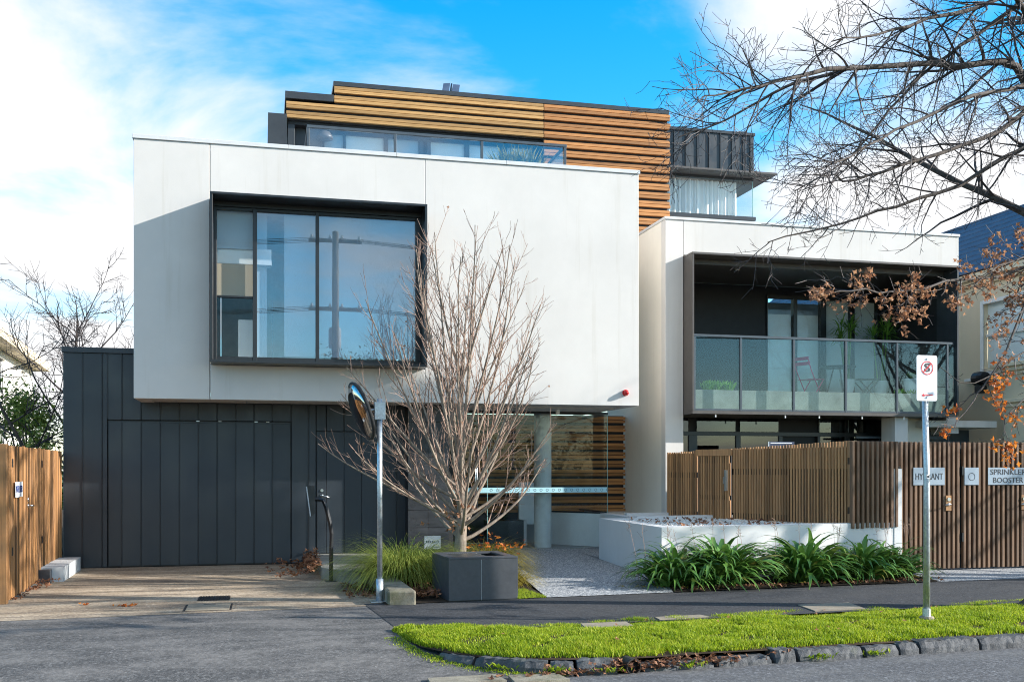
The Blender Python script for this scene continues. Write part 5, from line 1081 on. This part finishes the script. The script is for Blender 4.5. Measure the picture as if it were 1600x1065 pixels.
limb([(8.84, 9.9, 3.2), (8.4, 9.6, 3.5), (7.9, 9.35, 3.32), (7.45, 9.2, 3.0)], .018, .004, 7, 2.2, .75, .2, tl=.36)
for k in range(9): # rest of the crown, beyond the picture's right edge
    a = rr.uniform(-1.5, 1.5) if k < 6 else rr.uniform(1.3, 4.9); z0 = rr.uniform(3.6, 7.5); q = b0 + Vector((.08, 0, z0)); d = Vector((cos(a), sin(a), .75)); L = rr.uniform(2.6, 3.8); mm = MB(); p_, d_, r_ = shoot(mm, rr, q, d, L, .05, .008, 9, .08, Vector((0, 0, -.3)), 6); mm.build('limb', 'dark_bark', S, smooth=True); twig_tree(p_, d_, r_, L, 4, 1.6, 0, .1)
stw.build('twigs', 'dark_twig', S, kind='stuff'); sleaf.build('leaves', 'autumn_leaf', S, kind='stuff'); oleaf.build('orange_leaves', 'orange_leaf', S, kind='stuff')

# generic trees further off
def far_tree(name, label, x, y, h, seed, spread=.7, dens=3, leaf=None, levels=3, group=None, bark='dark_twig', trunk_h=.28, lean=0., girth=.017):
    rr = random.Random(seed); g = thing(name, label, 'tree', (x, y, 0), group=group); b = Vector((x, y, 0)); m = MB(); r0 = h * girth
    tp, td, trd = shoot(m, rr, b, Vector((lean, 0, 1)), h * .72, r0, r0 * .3, 8, .05, Vector((0, 0, 0)), 8); m.build('trunk', 'dark_bark', g, smooth=True); c = MB(); lf = MB()
    for i in range(int(6 * dens)):
        t_ = trunk_h + (1 - trunk_h) * i / (6 * dens); q, k = at(tp, min(.99, t_)); a = i * 2.4 + rr.random(); el = rr.uniform(.5, 1.0); d = Vector((cos(a) * spread, sin(a) * spread, el)); L = h * .42 * (1.15 - .55 * t_) * rr.uniform(.8, 1.15)
        p2, e2, r2 = shoot(c, rr, q, d, L, max(.012, trd[k] * .55), .006, 7, .1, Vector((0, 0, .35)), 5)
        for j in range(9):
            q3, k3 = at(p2, .15 + .85 * rr.random()); d3 = e2[k3] * .75 + e2[k3].cross(rvec(rr, 1)).normalized() * .7; p3, e3, r3 = shoot(c, rr, q3, d3, L * rr.uniform(.2, .42), .011, .005, 5, .1, Vector((0, 0, .25)), 3)
            for u in range(5): q4, k4 = at(p3, .2 + .8 * rr.random()); p4, e4, _ = shoot(c, rr, q4, e3[k4] * .7 + e3[k4].cross(rvec(rr, 1)).normalized() * .8, L * rr.uniform(.07, .18), .007, .0035, 3, .12, Vector((0, 0, .15)), 3)
    c.build('crown', bark, g, kind='stuff'); return g
far_tree('bare_tree', 'leafless dark tree standing behind the garage, against the sky at left', -4.9, 29.5, 8.3, 71, .75, 3.2, trunk_h=.22, bark='dark_twig', girth=.011)
far_tree('bare_tree', 'leafless tree leaning over from behind the left fence, in front of the pale house', -3.72, 20.6, 5.2, 72, 1.0, 1.5, trunk_h=.3, lean=-.32, girth=.010)
far_tree('street_tree', 'bare street tree further along the verge to the right, outside the picture', *ST(17.2, -2.6)[:2], 9.5, 73, .8, 3.4, group='bare street trees along the verge')
T3 = far_tree('street_tree', 'bare street tree farthest along the verge to the right, outside the picture', *ST(26.5, -2.6)[:2], 9.5, 74, .8, 3.4, group='bare street trees along the verge')
def bush(name, label, x, y, r_, h, n, mat, seed, cat='bush', z0=0., size=.06, twiggy=0):
    rr = random.Random(seed); g = thing(name, label, cat, (x, y, z0)); m = MB(); c = []
    for k in range(26): a = rr.uniform(0, 6.28); f = sqrt(rr.random()); z = rr.uniform(.12, 1.0); c.append((Vector((x + r_ * f * cos(a) * (1.1 - .5 * z * z), y + r_ * f * sin(a) * (1.1 - .5 * z * z), z0 + h * z)), rr.uniform(.16, .34) * r_))
    for i in range(n): q, rr_ = rr.choice(c); leaf_shape(m, q + rvec(rr, rr_ * .62), rvec(rr, 1) + Vector((0, 0, .6)), size * rr.uniform(.6, 1.3), rr, False)
    m.build('foliage', mat, g, kind='stuff'); s_ = MB()
    for q, rr_ in c: s_.tube([(x, y, z0), ((x + q.x) / 2, (y + q.y) / 2, z0 + (q.z - z0) * .6), tuple(q)], [.03 * h / 2, .015 * h / 2, .005], 4, caps=False)
    for k in range(twiggy): q, _ = rr.choice(c); d = rvec(rr, .35) * r_; s_.tube([tuple(q), tuple(q + d)], .008, 3, caps=False)
    s_.build('stems', 'dark_twig', g); return g
bush('bush', 'rounded green bush showing between the left house and the garage', -5.1, 25.0, 1.3, 3.1, 9500, 'tussock_green', 81, size=.10, twiggy=160)
ET = thing('added_shade_tree', 'tall slim evergreen further along the street to the right, outside the picture', 'tree', (20.6, 10.0, 0)); rr = random.Random(91)  # unseen tree, added and sized to keep sun off the garage
m = MB(); m.tube([(20.6, 10.0, 0), (20.65, 10.0, 5), (20.6, 10.0, 11)], [.2, .15, .04], 9); m.build('trunk', 'dark_bark', ET, smooth=True); m = MB()
for i in range(7000): d = rvec(rr, 1).normalized() * (rr.random() ** .4); leaf_shape(m, Vector((20.6, 10.0, 9.5)) + Vector((d.x * 1.0, d.y * 1.0, d.z * 1.9)), rvec(rr, 1), rr.uniform(.10, .2), rr, False)
m.build('foliage', 'bush_leaf', ET, kind='stuff')
# across the street, behind the camera: what the glass reflects
bush('conifer', 'dense green conifer across the street, mirrored in the lobby glass', 3.2, -9.0, 1.6, 6.0, 5000, 'bush_leaf', 82, 'tree', size=.13)
for k, (x, h_) in enumerate(((6.5, 2.6), (9.5, 3.2), (12.5, 2.8), (15.5, 3.4))): bush('hedge_bush', ('clipped bush across the street opposite the entry', 'taller bush across the street opposite the wing', 'clipped bush across the street opposite the batten gates', 'tallest bush across the street at the far right')[k], x, -7.5 - k * .4, 1.7, h_, 2600, 'bush_leaf', 83 + k, size=.13)
UP = thing('utility_pole', 'timber power pole with crossarms across the street, mirrored in the bay window', 'utility pole', (2.6, -6.0, 0))
m = MB(); m.tube([(2.6, -6, 0), (2.6, -6, 10.6)], [.17, .12], 10); m.build('pole', 'pole_timber', UP, smooth=True)
for z in (10.2, 7.6): part('crossarm', 'pole_timber', UP, 1.6, 3.6, -6.16, -6.05, z, z + .12, .005)
m = MB()
for x in (1.72, 2.4, 2.85, 3.5):
    for z in (10.2, 7.6): m.lathe((x, -6.1, z + .12), [(.04, 0), (.06, .06), (.03, .16)], 8)
m.build('insulators', 'white_plastic', UP); MB().lathe((2.6, -6.32, 6.2), [(.22, 0), (.24, .1), (.24, .7), (.2, .8)], 14).build('transformer', 'light_concrete', UP)
m = MB()
for x in (1.72, 2.4, 2.85, 3.5):
    for z in (10.36, 7.76):
        for sg in (-1, 1): m.tube([(x + sg * 30 * t_, -6.1 + sg * 30 * t_ * .07, z - 1.4 * 4 * t_ * (1 - t_) * .5) for t_ in [i / 10 for i in range(11)]], .012, 3, caps=False)
m.build('power_lines', 'wire', label='power lines strung from the pole across the street', cat='power lines', origin=(2.6, -6.1, 7.5))

# ------------------------------------------------------------------ neighbours
NH = thing('neighbour_house', 'pale two-storey house with wide flat eaves beyond the left fence', 'house', (-7.8, 31.2, 0), SA, local=True)
# local frame: x = 0 is the wall facing the driveway, y runs away from the street
HL = 11.0
def wallband(z0, z1, y0=0, y1=HL, mat='neighbour_white', d=.2, x=0): part('wall', mat, NH, x - d, x, y0, y1, z0, z1, 0)
wallband(0, 2.0); wallband(3.05, 4.0); wallband(5.1, 5.35)
for y0, y1 in ((0, .3), (2.6, 3.0), (5.3, 6.3), (7.3, 8.4), (9.4, HL)): wallband(2.0, 3.05, y0, y1)
for y0, y1 in ((0, .3), (2.2, 2.6), (4.8, 6.4), (7.2, 8.2), (9.2, HL)): wallband(4.0, 5.1, y0, y1)
for y0, y1, z0, z1 in ((.3, 2.6, 2.0, 3.05), (3.0, 5.3, 2.0, 3.05), (6.3, 7.3, 2.0, 3.05), (8.4, 9.4, 2.0, 3.05), (.3, 2.2, 4.0, 5.1), (2.6, 4.8, 4.0, 5.1), (6.4, 7.2, 4.0, 5.1), (8.2, 9.2, 4.0, 5.1)):
    w_ = part('window', 'white_plastic', NH, -.14, -.08, y0, y0 + .07, z0, z1, 0); part('frame', 'white_plastic', w_, -.14, -.08, y1 - .07, y1, z0, z1, 0); part('frame', 'white_plastic', w_, -.14, -.08, (y0 + y1) / 2 - .03, (y0 + y1) / 2 + .03, z0, z1, 0); part('pane', 'dark_glass', w_, -.12, -.11, y0 + .07, y1 - .07, z0, z1, 0); part('blind', 'blind_tan' if y0 < 3 else 'neighbour_cream', w_, -.19, -.18, y0, y1, z0, z1, 0)
part('house_front', 'neighbour_white', NH, -8, -.21, 0, .2, 0, 5.35, 0); part('house_back', 'neighbour_white', NH, -8, -.21, HL - .2, HL, 0, 5.35, 0); part('eave', 'neighbour_cream', NH, -8.5, .55, -.6, HL + .6, 5.352, 5.42, 0); part('fascia', 'neighbour_cream', NH, .50, .56, -.6, HL + .6, 5.421, 5.64, .004)
m = MB(); m.add([(.55, -.6, 5.641), (.55, HL + .6, 5.641), (-8.5, HL + .6, 5.641), (-8.5, -.6, 5.641), (-3.0, 3, 6.4), (-3.0, HL - 3, 6.4)], [(0, 1, 5, 4), (1, 2, 5), (2, 3, 4, 5), (3, 0, 4)]); m.build('roof', 'terracotta', NH)
for k in range(3): part('railing_bar', 'black_frame', NH, .02, .06, 7.6 + k * .7, 7.68 + k * .7, 1.2, 3.0, 0)
RH = thing('neighbour_house', 'cream rendered house with dark blue slate roof right of the apartments', 'house', (15.2, 18, 0))
part('wall', 'neighbour_cream', RH, 15.0, 15.25, 16.95, 17.6, 0, 5.55, 0); part('wall', 'neighbour_cream', RH, 15.0, 15.25, 19.0, 32.0, 0, 5.55, 0); part('wall', 'neighbour_cream', RH, 15.0, 15.25, 17.6, 19.0, 0, 3.75, 0); part('wall', 'neighbour_cream', RH, 15.0, 15.25, 17.6, 19.0, 5.15, 5.55, 0); part('front_wall', 'neighbour_cream', RH, 15.255, 24, 16.95, 17.2, 0, 5.55, 0)
w_ = part('window', 'white_plastic', RH, 14.97, 15.02, 17.52, 17.6, 3.67, 5.2, .004); part('frame', 'white_plastic', w_, 14.97, 15.02, 19.0, 19.08, 3.67, 5.2, .004); part('frame', 'white_plastic', w_, 14.97, 15.02, 17.605, 18.995, 5.12, 5.2, .004); part('sill', 'white_plastic', w_, 14.93, 15.02, 17.5, 19.1, 3.60, 3.668, .004); part('frame', 'white_plastic', w_, 15.05, 15.09, 17.605, 18.995, 4.42, 4.48, 0); part('pane', 'clear_glass', w_, 15.08, 15.09, 17.605, 18.995, 3.76, 5.11, 0); part('blind', 'curtain', w_, 15.10, 15.105, 17.605, 18.995, 3.76, 5.15, 0)
for z0, z1, o in ((5.552, 5.66, .10), (5.662, 5.80, .22)): part('cornice', 'neighbour_cream', RH, 15.0 - o, 15.5, 16.95 - o, 32, z0, z1, .01)
m = MB(); m.box(16.3, 24, 18.2, 32, 5.8, 6.0); 
for k in range(11):
    x0 = 14.74 + k * .265; z0 = 5.81 + k * .19; m2 = MB(); x1, z1 = x0 + .285, z0 + .205; hx = k * .28
    m2.add([(x0, 16.70 + hx, z0), (x0, 32, z0), (x1, 32, z1), (x1, 16.70 + hx, z1), (x0, 16.70 + hx, z0 + .03), (x0, 32, z0 + .03), (x1, 32, z1 + .012), (x1, 16.70 + hx, z1 + .012)], [(4, 7, 6, 5), (0, 4, 5, 1), (0, 3, 7, 4), (0, 1, 2, 3)])
    m2.build('tile_course', 'slate_roof', RH)
m.build('roof_base', 'black_wall', RH); part('roof_ridge', 'slate_roof', RH, 17.55, 17.75, 19.6, 32, 7.80, 7.90, .02); m = MB(); m.add([(17.7, 19.6, 7.85), (17.7, 32, 7.85), (21, 32, 5.8), (21, 16.7, 5.8)], [(0, 1, 2, 3)]); m.build('roof_slope', 'slate_roof', RH)
CP = thing('chimney_breast', 'cream rendered pillar with two mouldings beside the neighbour wall', 'wall pillar', (15.0, 16.9, 0)); part('shaft', 'neighbour_cream', CP, 14.35, 14.99, 16.0, 17.6, 0, 3.45, .006)
for z, o in ((2.82, .06), (2.90, .12), (3.45, .05), (3.53, .11), (3.61, .18)): part('moulding', 'neighbour_cream', CP, 14.35 - o, 14.99, 16.0 - o, 17.6 + o, z, z + .078, .012)
WL = thing('wall_lamp', 'black security floodlight mounted on the cream neighbour wall', 'lamp', (14.9, 18.9, 3.45)); part('bracket', 'white_plastic', WL, 14.90, 14.998, 19.0, 19.5, 3.50, 3.56, .004); MB().lathe((14.8, 18.85, 3.52), [(.13, -.16), (.15, -.05), (.15, .12), (.08, .18)], 16, 'y').build('housing', 'black_frame', WL); part('head', 'black_frame', WL, 14.68, 14.86, 18.7, 18.9, 3.2, 3.36, .02)
g = thing('side_gate', 'grey blue metal side gate between the wing and the cream house', 'gate', (14.3, 20.2, 0)); part('panel', 'grey_frame', g, 13.42, 14.75, 20.15, 20.2, 0, 3.42, .004); part('drainpipe', 'galvanised', g, 14.78, 14.92, 20.0, 20.14, 0, 3.35, .02); part('panel_seam', 'black_frame', g, 14.4, 14.43, 20.13, 20.149, 0, 3.4, 0)
